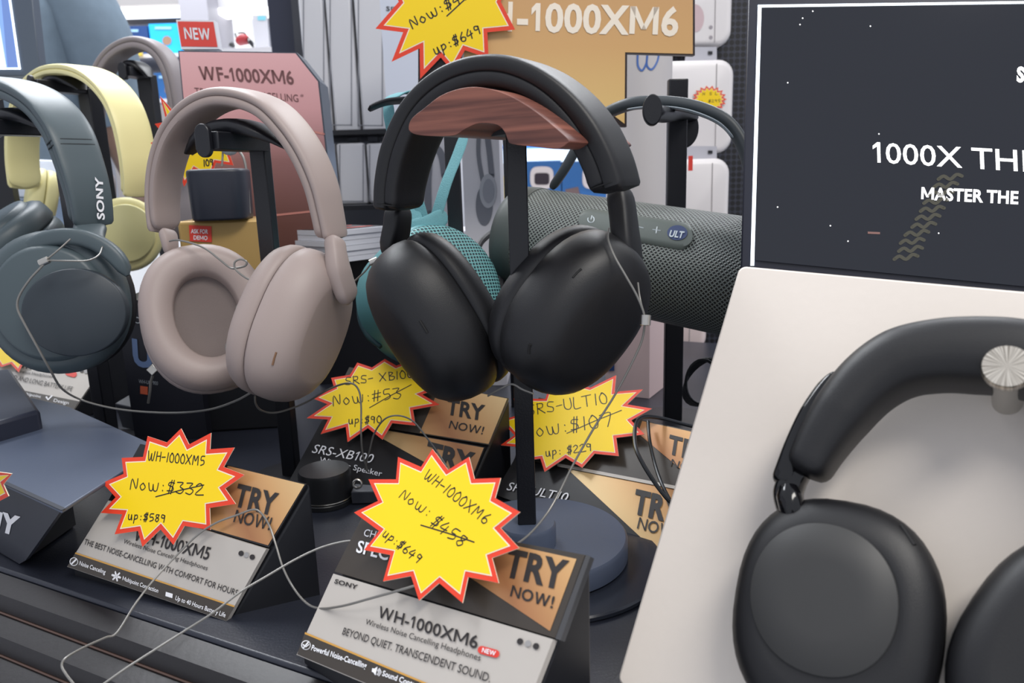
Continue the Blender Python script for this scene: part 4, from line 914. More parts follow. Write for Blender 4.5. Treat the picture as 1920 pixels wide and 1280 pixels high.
mb = MB(); c = P(1287, 240, .665); mb.prism([c+cv(1, 0, .1)*(.011*math.cos(2*PI*k/40))+V((0, 0, .016*math.sin(2*PI*k/40))) for k in range(40)], cv(0, 0, -1)*.006); mb.build('rear_stopper', BLKM, bpy.data.objects['hook_stand.001'], bevel=.0008)

# ================================================================ header signs
plg = vert_plane(1050, 60, .70, 3)
sg = thing('header_sign', 'gold header sign with large pale lettering standing above the black headphones', 'sign', V((plg.o.x, plg.o.y, T)))
gp = [(784, -60), (1303, -60), (1303, 104), (1176, 100), (1175, 238), (1165, 238), (1110, 190), (860, 200), (784, 166)]
mb = MB(); mb.prism([plg.h(*p) for p in gp], -plg.n*.008); mb.build('backing', mat('sign_backing', sr(42, 30, 30), .4), sg, smooth=False)
GH = ramp_mat('gold_header_print', [(0, sr(196, 146, 78)), (.35, sr(226, 190, 124)), (.62, sr(208, 164, 108)), (1, sr(190, 146, 100))], (0, 0, 1), 5.0, -1.15, .4, .05)
mb = MB(); mb.poly([plg.h(*p, .0005) for p in [(868, -60), (1299, -60), (1299, 101), (1172, 98), (1171, 232), (1110, 185), (868, 195)]], 0)
hg_ = lambda x, y: plg.h(x, y, .001)
text(mb, hg_, '-1000XM6', (969, 57), (1271, 66), (970, 2), 1, .03); text(mb, hg_, 'WH', (868, 54), (960, 57), (869, 0), 1, .03)
mb.poly([plg.h(*p, .0008) for p in [(866, -60), (870, -60), (870, 130), (866, 130)]], 2)
text(mb, hg_, 'THE', (872, 121), (905, 122), (872, 109), 2, .02)
o_ = mb.build('face', [GH, mat('sign_lettering', sr(238, 226, 208), .5), WHTC], sg, smooth=False)
a = plg.h(950, 150); mb = MB(); mb.box(((a.x)+plg.n.x*-.012, a.y+.014, (T+a.z)/2), (.005, .004, (a.z-T)/2)); mb.build('post', BLKM, sg)
st_ = [(240, -180), (320, 10), (190, 160), (345, 180), (280, 345), (437, 270), (440, 440), (555, 320), (622, 402), (690, 280), (822, 325), (815, 180), (970, 165), (890, 10), (960, -170), (600, -230)]
star('yellow starburst tag stuck on the gold header sign reading NOW, up $649', plg, zz(st_, 640, 0, 2.977), .006, [('Now:$457', (774, 54), (905, -18), 19), ('up:$649', (817, 103), (906, 60), 17)], [((838, 30), (905, -30))], .0045, .0006)

plp = vert_plane(470, 200, .80, 4)
ps = thing('header_sign', 'pink rose-gold header sign with a chamfered dark side, behind the taupe headphones', 'sign', V((plp.o.x, plp.o.y, T)))
pp = [(334, 95), (556, 98), (599, 152), (620, 340), (640, 560), (378, 560)]
mb = MB(); mb.prism([plp.h(*p) for p in pp], -plp.n*.055); mb.build('sign_box', mat('sign_side_black', sr(60, 68, 80), .35), ps, smooth=False)
PK = ramp_mat('rose_gradient_print', [(.3, sr(84, 56, 52)), (.5, sr(104, 68, 62)), (.68, sr(140, 98, 96)), (.82, sr(204, 152, 154)), (1, sr(226, 176, 178))], (0, 0, 1), 2.6, 0, .4, .05)
mb = MB(); mb.poly([plp.h(*p, .0005) for p in [(336, 97), (554, 100), (596, 153), (617, 340), (636, 558), (380, 558)]], 0)
hp_ = lambda x, y: plp.h(x, y, .001)
text(mb, hp_, 'WF-1000XM6', (376, 149), (552, 158), (371, 123), 1, .02)
text(mb, hp_, 'TRULY NOISE CANCELLING', (366, 178), (560, 191), (364, 164), 1)
text(mb, hp_, '*', (563, 186), (569, 186), (563, 176), 1)
for p, q in (((588, 247), (607, 251)), ((500, 405), (624, 392))): ribbon(mb, [hp_(*p), hp_(*q)], plp.n, .0011, 2)
mb.build('face', [PK, mat('sign_brown_print', sr(110, 72, 72), .5), mat('rose_line', sr(196, 130, 120), .4)], ps, smooth=False)
pln = vert_plane(370, 65, .805, 4); mb = MB(); mb.prism([pln.h(*p) for p in [(330, 37), (402, 38), (411, 92), (340, 92)]], -pln.n*.012, 1)
mb.poly([pln.h(*p, .0004) for p in [(333, 40), (400, 41), (408, 88), (340, 87)]], 0); text(mb, lambda x, y: pln.h(x, y, .0008), 'NEW', (347, 73), (395, 75), (344, 51), 1, .02)
tag(mb.build('new_sign', [RED if 0 else mat('new_red', sr(214, 70, 60), .5), WHTC], smooth=False), 'small red tag reading NEW on top of the pink header sign', 'sign')
sb_ = [(300, 180), (322, 205), (350, 195), (362, 218), (400, 210), (405, 240), (440, 250), (425, 275), (438, 310), (405, 305), (395, 335), (365, 318), (345, 350), (335, 318), (300, 325), (312, 290), (282, 268), (308, 255), (290, 232), (312, 228)]
pbk = vert_plane(360, 270, .74, 4)
star('yellow starburst tag hanging behind the saddle of the taupe headphones stand', pbk, sb_, 0, [('$89', (358, 290), (385, 275), 18), ('109', (382, 312), (402, 309), 12)], (), .0032, .0006)
# demo box with small speaker
c, h_, ax, pl_ = vbox(337, 412, 498, 515, .70, .06, 6); gb = thing('demo_box', 'gold demo box with red ASK FOR DEMO label under the small black speaker', 'box', V((c.x, c.y, T)))
mb = MB(); mb.box(c, h_, 0, ax); m2_ = MB(); zb_ = c.z-h_[2]; m2_.box(V((c.x, c.y, (T+zb_)/2)), (h_[0], h_[1], (zb_-T)/2-.0004), 0, ax); tag(m2_.build('black_plinth', BLK, bevel=.002), 'black plinth under the gold demo box', 'plinth'); mb.build('body', ramp_mat('demo_gold', [(0, sr(120, 92, 50)), (1, sr(178, 146, 88))], (0, 0, 1), 6, .1, .4, .2), gb, bevel=.003)
mb = MB(); mb.prism([pl_.h(*p, .001) for p in [(354, 422), (396, 424), (397, 454), (356, 452)]], -pl_.n*.0008); hq = lambda x, y: pl_.h(x, y, .0014)
text(mb, hq, 'ASK FOR', (358, 437), (390, 438), (358, 429), 1, .02); text(mb, hq, 'DEMO', (363, 449), (389, 450), (363, 441), 1, .02); mb.build('label', [REDP, TXTW], gb, smooth=False)
c, h_, ax, pl_ = vbox(344, 316, 460, 414, .675, .05, 8); mb = MB(); rs_ = []
for z, s_ in [(-1, .9), (-.97, .95), (-.9, .97), (.85, 1), (.93, .99), (.97, .96), (1, .9)]:
    rs_.append([c+ax[0]*(h_[0]*s_*math.copysign(abs(math.cos(t_))**.6, math.cos(t_)))+ax[1]*(h_[1]*s_*math.copysign(abs(math.sin(t_))**.6, math.sin(t_)))+V((0, 0, h_[2]*z)) for t_ in [2*PI*k/48 for k in range(48)]])
mb.rings(rs_); tag(mb.build('small_speaker', mat('speaker_navy_black', sr(34, 38, 50), .45), ang=50), 'small black block speaker standing on the gold demo box', 'speaker')
eb_ = thing('earbud', 'white wireless earbud held on thin wires beneath the taupe headphones saddle', 'earbud', P(428, 290, .70))
mb = MB(); cc_ = P(430, 275, .70); rs_ = [[cc_+V((.009*s_*math.cos(t_), .007*s_*math.sin(t_), z)) for t_ in [2*PI*k/24 for k in range(24)]] for z, s_ in [(-.008, .05), (-.007, .5), (-.003, .95), (.002, 1), (.007, .7), (.009, .05)]]; mb.rings(rs_); mb.build('bud', mat('earbud_grey_white', sr(190, 196, 196), .35), eb_)
mb = MB(); mb.tube(cr([P(446, 280, .70), P(458, 300, .70), P(464, 340, .70), P(468, 400, .70)], 6), .0012, 0, 8); mb.tube(cr([P(418, 282, .70), P(417, 300, .70), P(416, 312, .70)], 6), .001, 0, 8); mb.build('wires', GREYW, eb_)

# ================================================================ background, left
c, h_, ax, pls_ = vbox(-200, 0, 600, 420, 3.4, .4, 0)
su_ = thing('store_shelf', 'bright shelving unit at the back left with light strips over blue boxes', 'shelf', V((c.x, c.y, 0)))
SHW = mat('shelf_white', sr(208, 206, 210), .5); LED = mat('led_strip', (1, 1, 1), .5, emit=(1, 1, 1), es=1.6)
def bx(x0, y0, x1, y1, d, dep, m, name, par=None, yaw=0, bev=0, tofloor=False, mm=None):
    c, h_, ax, pl_ = vbox(x0, y0, x1, y1, d, dep, yaw)
    if tofloor is not False:
        zt = c.z+h_[2]; c = V((c.x, c.y, (zt+tofloor)/2)); h_ = (h_[0], h_[1], (zt-tofloor)/2)
    mb = mm or MB(); mb.box(c, h_, 0, ax)
    return (mb.build(name, m, par, bevel=bev) if mm is None else None), pl_
bx(-200, -30, 600, 300, 3.75, .04, mat('shelf_back', sr(196, 198, 206), .6), 'back_panel', su_, tofloor=.01)
SHZ = []
for y in (105, 190):
    bx(-200, y, 500, y+7, 3.3, .42, SHW, 'shelf_board', su_); SHZ.append(vbox(-200, y, 500, y+7, 3.3, .42)[0].z+vbox(-200, y, 500, y+7, 3.3, .42)[1][2]+.0005)
bx(-200, -60, 350, 16, 3.3, .42, mat('canopy_beige', sr(150, 146, 146), .6), 'canopy', su_); bx(-200, 19, 349, 32, 3.32, .1, LED, 'light_strip', su_)
bx(350, -60, 402, 330, 3.25, .3, mat('pillar_grey', sr(170, 168, 176), .5), 'pillar', su_, tofloor=.01)
bx(402, -60, 600, 12, 3.3, .42, SHW, 'canopy', su_); bx(403, 14, 505, 26, 3.32, .1, LED, 'light_strip', su_)
bx(404, 28, 470, 104, 3.5, .05, mat('lit_panel', sr(240, 244, 246), .5, emit=(1, 1, 1), es=.5), 'lit_panel', su_)
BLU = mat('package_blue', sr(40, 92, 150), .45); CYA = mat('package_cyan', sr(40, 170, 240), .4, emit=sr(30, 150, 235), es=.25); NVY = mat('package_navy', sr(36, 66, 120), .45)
for i, (x0, y0, x1, y1, m, lb) in enumerate([(186, 50, 211, 104, NVY, 'narrow navy box beside the person on the upper shelf'), (213, 49, 279, 104, NVY, 'wide navy box on the upper shelf at the back'), (282, 44, 338, 104, CYA, 'bright cyan box on the upper shelf left of the NEW tag'), (203, 136, 224, 189, BLU, 'narrow blue box at the left end of the lower shelf'), (226, 136, 262, 189, BLU, 'blue box left of the rear stand pole on the lower shelf'), (291, 136, 336, 189, BLU, 'blue box right of the rear stand pole on the lower shelf'), (150, 136, 200, 189, BLU, 'blue box on the lower shelf behind the yellow headband')]):
    c, h_, ax, pl_ = vbox(x0, y0, x1, y1, 3.34, .2, 0); mb = MB(); zb_ = SHZ[y1 > 150]; zt_ = c.z+h_[2]; mb.box(V((c.x, c.y, (zb_+zt_)/2)), (h_[0], h_[1], (zt_-zb_)/2), 0, ax); w_ = x1-x0
    mb.poly([pl_.h(*p, .002) for p in [(x0+w_*.15, y0+6), (x0+w_*.7, y0+6), (x0+w_*.7, y0+11), (x0+w_*.15, y0+11)]], 1)
    mb.poly([pl_.h(x0+w_*.55+w_*.16*math.cos(t_), y0+32+9*math.sin(t_), .002) for t_ in [k*.7 for k in range(9)]], 2)
    tag(mb.build('packaging_box', [m, mat('pack_print_light', sr(150, 190, 225), .5), mat('pack_print_orange', sr(150, 120, 100), .5)], smooth=False), lb, 'box', 'boxes on the lit back shelves')
for i, (x0, y0, x1, y1, lb) in enumerate([(236, 93, 264, 104, 'yellow shelf label above the rear stand arm'), (234, 116, 262, 130, 'yellow shelf label below the rear stand arm')]):
    bx(x0, y0, x1, y1, 3.27, .02, mat('label_yellow', sr(240, 205, 70), .5), 'shelf_label', su_)
c, h_, ax, pl_ = vbox(215, 196, 420, 320, 2.6, .5, 0); o_, _ = bx(215, 196, 420, 420, 2.6, .4, mat('grey_beige_counter', sr(176, 170, 168), .5), 'grey_counter', tofloor=.002); tag(o_, 'grey beige counter far behind the rear headphone stand', 'counter')
ct = thing('corded_tool', 'red and black corded gadget on top of the shelf above the pink sign', 'gadget', P(455, 88, 2.4))
mb = MB(); mb.sweep(cr([P(444, 82, 2.4), P(456, 74, 2.4), P(468, 76, 2.4)], 6), cv(0, 0, 1), .04, [.012, .03, .02], e=3); mb.build('body', mat('gadget_red', sr(160, 44, 50), .4), ct)
mb = MB(); mb.sweep([P(466, 72, 2.39), P(470, 80, 2.39), P(474, 88, 2.39)], cv(0, 0, 1), .045, .02, e=3); mb.tube(cr([P(432, 87, 2.4), P(434, 82, 2.4), P(438, 87, 2.4)], 4), .006); mb.build('grip', BLK, ct)
mb = MB(); mb.tube(cr([P(441, 62, 2.4), P(444, 72, 2.4), P(452, 76, 2.4)], 6), .0025); mb.tube(cr([P(446, 62, 2.4), P(458, 62, 2.4), P(464, 72, 2.4)], 6), .0025); mb.build('cord', RUBBER, ct)
o_, _ = bx(385, 89, 560, 100, 2.35, .3, SHW, 'gadget_shelf'); o_.name = 'wall_shelf'; tag(o_, 'thin white shelf behind the pink sign under the red gadget', 'shelf')
mb = MB(); c, h_, ax, pl_ = vbox(476, 28, 503, 100, 2.6, .01, 0); mb.box(c, h_, 0, ax); mb.poly([pl_.h(*p, .002) for p in [(483, 30), (498, 30), (498, 38), (483, 38)]], 1); tag(mb.build('poster', [mat('poster_grey', sr(190, 190, 196), .5), mat('poster_aqua', sr(120, 190, 205), .5)], smooth=False), 'grey poster with aqua patch beside the black post', 'poster')
o_, _ = bx(506, -90, 566, 200, 1.5, .05, mat('post_blue_black', sr(36, 40, 58), .4), 'black_post', tofloor=.002); tag(o_, 'thick blue-black post behind the pink sign, left of the white boxes', 'post')

# left screen
pll = Pl(P(30, 60, .95), cv(.12, .02, 1)); ls = thing('display_screen', 'small dark framed screen with pale blue picture in the top left corner', 'screen', P(0, 140, .95))
mb = MB(); mb.prism([pll.h(*p) for p in [(-220, -80), (52, -80), (76, 142), (-220, 142)]], -pll.n*.02); mb.build('bezel', mat('bezel_slate', sr(72, 82, 96), .4), ls, bevel=.001)
mb = MB(); mb.poly([pll.h(*p, .001) for p in [(-200, -60), (10, -60), (38, 129), (-200, 131)]], 0); mb.poly([pll.h(*p, .0014) for p in [(-3, -60), (7, -60), (34, 126), (14, 126)]], 1); mb.poly([pll.h(*p, .0014) for p in [(-60, 40), (-2, 40), (12, 126), (-60, 126)]], 3)
mb.poly([pll.h(*p, .0018) for p in [(8, -60), (12, -60), (39, 130), (35, 130)]], 2); mb.poly([pll.h(*p, .0018) for p in [(-200, 128), (39, 127), (39, 130), (-200, 131)]], 2)
mb.build('display', [mat('lcd_blue', sr(90, 120, 170), .2, emit=sr(120, 150, 205), es=.9), mat('lcd_deep_blue', sr(70, 90, 140), .2, emit=sr(96, 120, 170), es=.9), GLOW, mat('lcd_pale', sr(180, 200, 230), .2, emit=sr(205, 220, 245), es=.9)], ls, smooth=False)
mb = MB(); a = P(10, 143, .96); mb.box((a.x-.03, a.y+.01, (T+a.z)/2), (.012, .006, (a.z-T)/2)); mb.build('stand_post', BLKM, ls)

# white table behind, left
wp = lambda x0, y0, x1, y1, d, dep, m, zb: vbox(x0, y0, x1, y1, d, dep, 0)
def onstack(x0, y0, x1, y1, d, dep, m, zb, name, lb, cat_):
    c, h_, ax, pl_ = vbox(x0, y0, x1, y1, d, dep, 0); zt = c.z+h_[2]; mb = MB(); mb.box(V((c.x, c.y, (zt+zb)/2)), (h_[0], h_[1], (zt-zb)/2-.0004)); tag(mb.build(name, m, bevel=.003), lb, cat_); return zt
z_ = onstack(-70, 440, 318, 600, 1.16, .16, mat('white_plinth_added_glow', sr(240, 242, 248), .4, emit=(.9, .94, 1), es=.45), T, 'white_plinth', 'bright white display plinth behind the yellow headphones', 'plinth')  # faint glow added to the plinth's material to make its white brighter
z_ = onstack(-70, 372, 96, 420, 1.22, .09, mat('dark_edge_tray', sr(90, 104, 122), .5), z_, 'grey_tray', 'blue-grey tray on the white plinth seen through the slate green headband', 'tray')
onstack(-70, 300, 70, 350, 1.225, .07, mat('pale_trays', sr(226, 232, 240), .4), z_, 'pale_box', 'pale long box on the blue-grey tray at the left edge', 'box')

# ================================================================ background, middle
us = thing('black_shelf', 'black shelf rack holding two rows of tall white boxes', 'shelf', P(660, 400, 1.35))
bx(566, 243, 765, 252, 1.22, .22, BLKM, 'shelf_board', us); bx(566, 385, 765, 394, 1.20, .24, BLKM, 'shelf_board', us)
bx(560, -80, 800, 420, 1.46, .02, mat('rack_back', sr(46, 48, 56), .5), 'back_panel', us, tofloor=.003)
for i, (x0, x1, y0, y1) in enumerate([(566, 612, -60, 240), (616, 664, -60, 240), (669, 722, -60, 241), (634, 686, 268, 383), (690, 738, 268, 383), (578, 630, 268, 383)]):
    c, h_, ax, pl_ = vbox(x0, y0, x1, y1, 1.24, .12, 0); q_ = vbox(566, 243 if y1 < 300 else 385, 765, 252 if y1 < 300 else 394, 1.22 if y1 < 300 else 1.20, .2); zb_ = q_[0].z+q_[1][2]+.0005; zt_ = c.z+h_[2]; c = V((c.x, c.y, (zb_+zt_)/2)); h_ = (h_[0], h_[1], (zt_-zb_)/2); t = thing('white_box', ['leftmost tall plain white box on the upper rack shelf', 'middle tall plain white box on the upper rack shelf', 'rightmost tall plain white box on the upper rack shelf', 'left plain white box in view on the lower rack shelf', 'right plain white box on the lower rack shelf beside the headband', 'plain white box on the lower rack shelf hidden mostly by the pink sign'][i], 'box', V((c.x, c.y, c.z-h_[2])), 'plain white boxes on the rack')
    mb = MB(); mb.box(c, h_, 0, ax); mb.build('carton', mat('white_carton', sr(198, 198, 202), .5), t, bevel=.004)
    mb = MB()
    for x_ in (x0+3, x1-5): ribbon(mb, [pl_.h(x_, max(y0, -60)+4, .001), pl_.h(x_, y1-5, .001)], pl_.n, .0009, 0)
    ribbon(mb, [pl_.h(x0+3, y1-6, .001), pl_.h(x1-5, y1-6, .001)], pl_.n, .0006, 0); mb.build('panel_seam', mat('carton_seam', sr(120, 122, 130), .6), t, smooth=False)
for i, x_ in enumerate((652, 690, 716)):
    o_, _ = bx(x_, 255, x_+18, 266, 1.30, .03, mat('small_grey_clip', sr(110, 112, 120), .5), 'shelf_clip'); tag(o_, ['left', 'middle', 'right'][i]+' small grey clip under the upper rack shelf', 'clip', 'clips under the rack shelf')
c, h_, ax, pl_ = vbox(718, -70, 798, 262, 1.02, .08, 4); mb = MB(); mb.box(c, h_, 0, ax); text(mb, lambda x, y: pl_.h(x, y, .001), 'smart', (724, 20), (775, 24), (724, 10), 1)
tag(mb.build('product_box', [mat('pale_blue_carton', sr(198, 204, 218), .45), TXTD], smooth=False), 'tall pale blue box with small s lettering behind the top starburst tag', 'box')
tr = MB()
def tlow(x0, y0, x1, y1, d, dep, m, name, lb, cat_, yaw=0, prints=None, mats=None, tf=T):
    c, h_, ax, pl_ = vbox(x0, y0, x1, y1, d, dep, yaw); zt = c.z+h_[2]; c = V((c.x, c.y, (zt+tf)/2)); mb = MB(); mb.box(c, (h_[0], h_[1], (zt-tf)/2-.0004), 0, ax)
    if prints: prints(mb, pl_)
    return tag(mb.build(name, mats or [m], smooth=False), lb, cat_)
def pb1(mb, pl_):
    hh = lambda x, y: pl_.h(x, y, .0008)
    ribbon(mb, cr([hh(898, 243), hh(897, 290), hh(905, 340)], 6), pl_.n, .0022, 1); ribbon(mb, cr([hh(912, 243), hh(918, 290), hh(922, 330)], 6), pl_.n, .003, 1)
    mb.poly([pl_.h(908+16*math.cos(t_), 385+38*math.sin(t_), .0006) for t_ in [2*PI*k/28 for k in range(28)]], 1)
    mb.poly([pl_.h(915+16*math.cos(t_), 358+32*math.sin(t_), .0010) for t_ in [2*PI*k/28 for k in range(28)]], 2); mb.poly([pl_.h(916+11*math.cos(t_), 358+23*math.sin(t_), .0013) for t_ in [2*PI*k/28 for k in range(28)]], 3)
BM = [mat('carton_bright', sr(216, 214, 220), .5), mat('print_grey_dark', sr(120, 122, 132), .5), mat('print_grey_light', sr(176, 178, 186), .5), mat('print_grey_mid', sr(150, 152, 162), .5)]
tlow(868, 236, 938, 430, .82, .05, None, 'headphone_box', 'white carton printed with grey headphones, seen under the walnut cradle right of the hook stand', 'box', -4, pb1, BM)
def pb2(mb, pl_): ribbon(mb, cr([pl_.h(x, y, .0008) for x, y in [(803, 400), (802, 340), (806, 295), (816, 278), (828, 292), (834, 330)]], 6), pl_.n, .004, 1)
tlow(776, 250, 846, 450, .84, .05, None, 'headphone_box', 'white carton printed with a dark arc, seen left of the hook stand pole', 'box', -4, pb2, BM)
# robot boxes far behind
rc = thing('lit_counter', 'glowing white and blue counter top seen under the walnut cradle', 'counter', V((P(1020, 300, 2.5).x, P(1020, 300, 2.5).y, 0)))
bx(925, 268, 1150, 300, 2.5, .3, mat('lit_counter_white', sr(225, 240, 255), .4, emit=sr(200, 225, 255), es=.9), 'light_box', rc); bx(925, 376, 1150, 384, 2.3, .19, SHW, 'counter_shelf', rc); bx(925, 376, 1150, 470, 2.5, .2, SHW, 'counter_body', rc, tofloor=.002)
bx(925, 270, 1150, 276, 2.49, .02, mat('lit_blue_band', sr(60, 130, 220), .4, emit=sr(60, 130, 220), es=.6), 'light_band', rc)
for i, (x0, x1) in enumerate(((954, 1052), (1054, 1150))):
    c, h_, ax, pl_ = vbox(x0, 302, x1, 375, 2.33, .13, 0); mb = MB(); q_ = vbox(925, 376, 1150, 384, 2.3, .19); zb_ = q_[0].z+q_[1][2]+.0005; zt_ = c.z+h_[2]; mb.box(V((c.x, c.y, (zb_+zt_)/2)), (h_[0], h_[1], (zt_-zb_)/2), 0, ax); xm = x0+62-i*2
    mb.poly([pl_.h(xm+22*math.copysign(abs(math.cos(t_))**.6, math.cos(t_)), 333+21*math.copysign(abs(math.sin(t_))**.6, math.sin(t_)), .002) for t_ in [2*PI*k/32 for k in range(32)]], 1)
    mb.poly([pl_.h(xm+14*math.copysign(abs(math.cos(t_))**.4, math.cos(t_)), 335+11*math.copysign(abs(math.sin(t_))**.4, math.sin(t_)), .003) for t_ in [2*PI*k/32 for k in range(32)]], 2)
    mb.poly([pl_.h(x, y, .002) for x, y in [(x0+6, 355), (x0+30, 350), (x0+34, 368), (x0+8, 370)]], 3)
    tag(mb.build('packaging_box', [mat('robot_box_blue', sr(44, 98, 158), .45), mat('robot_white', sr(210, 200, 200), .5), mat('robot_visor', sr(50, 40, 50), .4), mat('robot_brown', sr(110, 90, 90), .5)], smooth=False), ['left', 'right'][i]+' blue box printed with a white rounded device on the glowing counter', 'box')
c, h_, ax, pl_ = vbox(930, 330, 953, 375, 2.28, .08, 0); mb = MB(); mb.box(c, h_); tag(mb.build('yellow_box', mat('yellow_pack', sr(224, 196, 50), .5)), 'small yellow box left of the blue boxes behind the centre pole', 'box')
tlow(862, 432, 934, 520, .95, .1, None, 'packaging_box', 'white and blue box low behind the black headphones', 'box', 0, lambda mb, p: mb.poly([p.h(*q, .001) for q in [(864, 440), (885, 436), (885, 452), (864, 456)]], 1), [mat('carton_bright', (0, 0, 0)), NVY])
# thin stacked cartons with red print
for i in range(6):
    z0 = T+.152+i*.0058; pf = lambda x, y: PT(x, y, z0+.005)
    q = [P(628, 500, .80), P(735, 452, .86)]; a, b = V((q[0].x, q[0].y, z0)), V((q[1].x, q[1].y, z0)); dv = V((0, 0, 1)).cross(b-a).normalized()*.2
    j = V((.0012*((i*7) % 3-1), .001*((i*5) % 3-1), 0))
    mb = MB(); mb.prism([a+j, b+j, b+dv+j, a+dv+j], V((0, 0, .0054)), 0)
    if i == 5:
        t1 = lambda u, v: a+(b-a)*u+dv*v+V((0, 0, .0056))
        mb.poly([t1(0.02, .03), t1(.98, .03), t1(.98, .97), t1(.02, .97)], 1)
        for v_ in (.12, .3, .55): ribbon(mb, [t1(.1, v_)+V((0, 0, .0003)), t1(.85, v_)+V((0, 0, .0003))], V((0, 0, 1)), .005, 2)
    tag(mb.build('flat_carton', [mat('carton_ribbed_white', sr(206, 208, 216), .45), mat('carton_top_dark', sr(56, 54, 58), .4), mat('carton_red_print', sr(214, 84, 70), .4)], smooth=False), ['lowest flat white carton of the stack beside the black headphones', 'second flat white carton from the bottom of the stack', 'third flat white carton from the bottom of the stack', 'fourth flat white carton from the bottom of the stack', 'flat white carton just under the top one of the stack', 'topmost flat carton with dark top and red print on the stack'][i], 'box', 'stack of flat cartons')
c_ = P(690, 470, .88); mb = MB(); mb.box((c_.x-.012, c_.y+.055, T+.0758), (.055, .07, .0753)); tag(mb.build('black_plinth', BLKM), 'black plinth under the stack of flat white cartons', 'plinth')

# ================================================================ background, right
PEG = bpy.data.materials.new('pegboard_black'); PEG.use_nodes = True; nt = PEG.node_tree; b = nt.nodes['Principled BSDF']; b.inputs['Roughness'].default_value = .5
tcx = nt.nodes.new('ShaderNodeTexCoord'); vo = nt.nodes.new('ShaderNodeTexVoronoi'); vo.inputs['Randomness'].default_value = 0; vo.inputs['Scale'].default_value = 110; nt.links.new(tcx.outputs['Object'], vo.inputs['Vector'])
rp = nt.nodes.new('ShaderNodeValToRGB'); rp.color_ramp.elements[0].position = .42; rp.color_ramp.elements[1].position = .5; rp.color_ramp.elements[0].color = (*sr(12, 12, 16), 1); rp.color_ramp.elements[1].color = (*sr(48, 50, 62), 1); nt.links.new(vo.outputs['Distance'], rp.inputs[0]); nt.links.new(rp.outputs[0], b.inputs['Base Color'])
o_, plw = bx(1228, -110, 1480, 760, 1.2, .015, PEG, 'pegboard', tofloor=.003); tag(o_, 'black perforated board carrying the white cases at the right', 'pegboard')
cases = [(1304, -90, 1393, 87, 'topmost white rounded case cut by the top of the frame beside the dark screen', True), (1227, 112, 1394, 288, 'white rounded case with a small starburst sticker on the black perforated board', True), (1223, 298, 1386, 480, 'white rounded case directly above the big grey speaker', True), (1214, 540, 1345, 662, 'pinkish white rounded case below the big grey speaker', False)]
for i, (x0, y0, x1, y1, lb, hang) in enumerate(cases):
    if i == 0: x0 = 1240
    c, h_, ax, pl_ = vbox(x0, y0, x1-18, y1, 1.10, .075, 0)
    t = thing('white_case', lb, 'case', V((c.x, c.y, c.z-h_[2])), 'white cases on the perforated board')
    def rr_(hx, hz, r_, dy): return [c+V((0, dy, 0))+V((sx*(hx-r_)+r_*math.cos(a0+PI/2*k/6), 0, sz*(hz-r_)+r_*math.sin(a0+PI/2*k/6))) for sx, sz, a0 in ((1, 1, 0), (-1, 1, PI/2), (-1, -1, PI), (1, -1, 1.5*PI)) for k in range(7)]
    hx, hz = h_[0], h_[2]; r0 = .022; mb = MB()
    mb.rings([rr_(hx-.008, hz-.008, r0-.006, -.0375), rr_(hx-.003, hz-.003, r0-.002, -.035), rr_(hx, hz, r0, -.029), rr_(hx, hz, r0, -.004)]); mb.build('front_shell', PINKB if i == 3 else WHT, t, ang=50)
    mb = MB(); mb.rings([rr_(hx-.003, hz-.003, r0-.002, -.0045), rr_(hx-.003, hz-.003, r0-.002, -.001)]); mb.build('gasket', mat('case_gasket', sr(140, 136, 138), .6), t)
    mb = MB(); mb.rings([rr_(hx, hz, r0, -.0015), rr_(hx, hz, r0, .030), rr_(hx-.004, hz-.004, r0-.003, .036)]); mb.build('rear_shell', PINKB if i == 3 else WHT, t, ang=50)
    mb = MB(); xs_ = x1-50; ribbon(mb, [pl_.h(xs_, y0+8, .0006), pl_.h(xs_-3, y1-8, .0006)], pl_.n, .0006, 0); mb.build('front_seam', mat('case_seam', sr(150, 144, 146), .6), t, smooth=False)
    if hang and i: mb = MB(); mb.prism([pl_.h(*p, -.03) for p in [(1288, y0-24), (1344, y0-24), (1344, y0+4), (1284, y0+4)]], V((0, .002, 0))); mb.prism([pl_.h(*p, -.028) for p in [(1328, y0-16), (1336, y0-16), (1336, y0-10), (1328, y0-10)]], V((0, .001, 0)), 1); mb.build('hang_tab', [mat('tab_grey', sr(176, 176, 184), .4), BLK], t)
    if i == 0:
        mb = MB(); mb.poly([pl_.h(1304+16*math.cos(t_), 34+26*math.sin(t_), .0008) for t_ in [2*PI*k/28 for k in range(28)]], 0)
        for y_ in (51, 70): mb.poly([pl_.h(1333+3.5*math.cos(t_), y_+3.5*math.sin(t_), .0008) for t_ in [2*PI*k/12 for k in range(12)]], 1)
        mb.build('buttons', [mat('case_pink_round', sr(196, 172, 176), .4), mat('case_button', sr(150, 144, 150), .5)], t, smooth=False)
    if i == 1:
        ppx = [(1330+(33 if k % 2 == 0 else 26)*math.cos(2*PI*k/36), 186+(26 if k % 2 == 0 else 20)*math.sin(2*PI*k/36)) for k in range(36)]
        star('tiny yellow starburst sticker on the white case', pl_, ppx, .003, [('ON  SALE', (1312, 179), (1352, 177), 5), ('UP $295', (1312, 193), (1352, 191), 5)], (), .0022, .0003)
o_, _ = bx(1291, 292, 1299, 320, 1.0, .002, REDP, 'red_tag'); tag(o_, 'small red tag hanging between two white cases beside the pole', 'tag')
a = P(1196, 470, 1.0); mb = MB(); zt = P(1196, 60, 1.0).z; mb.cyl((a.x, a.y, T+.0005), (a.x, a.y, zt), .042, 0, 64)
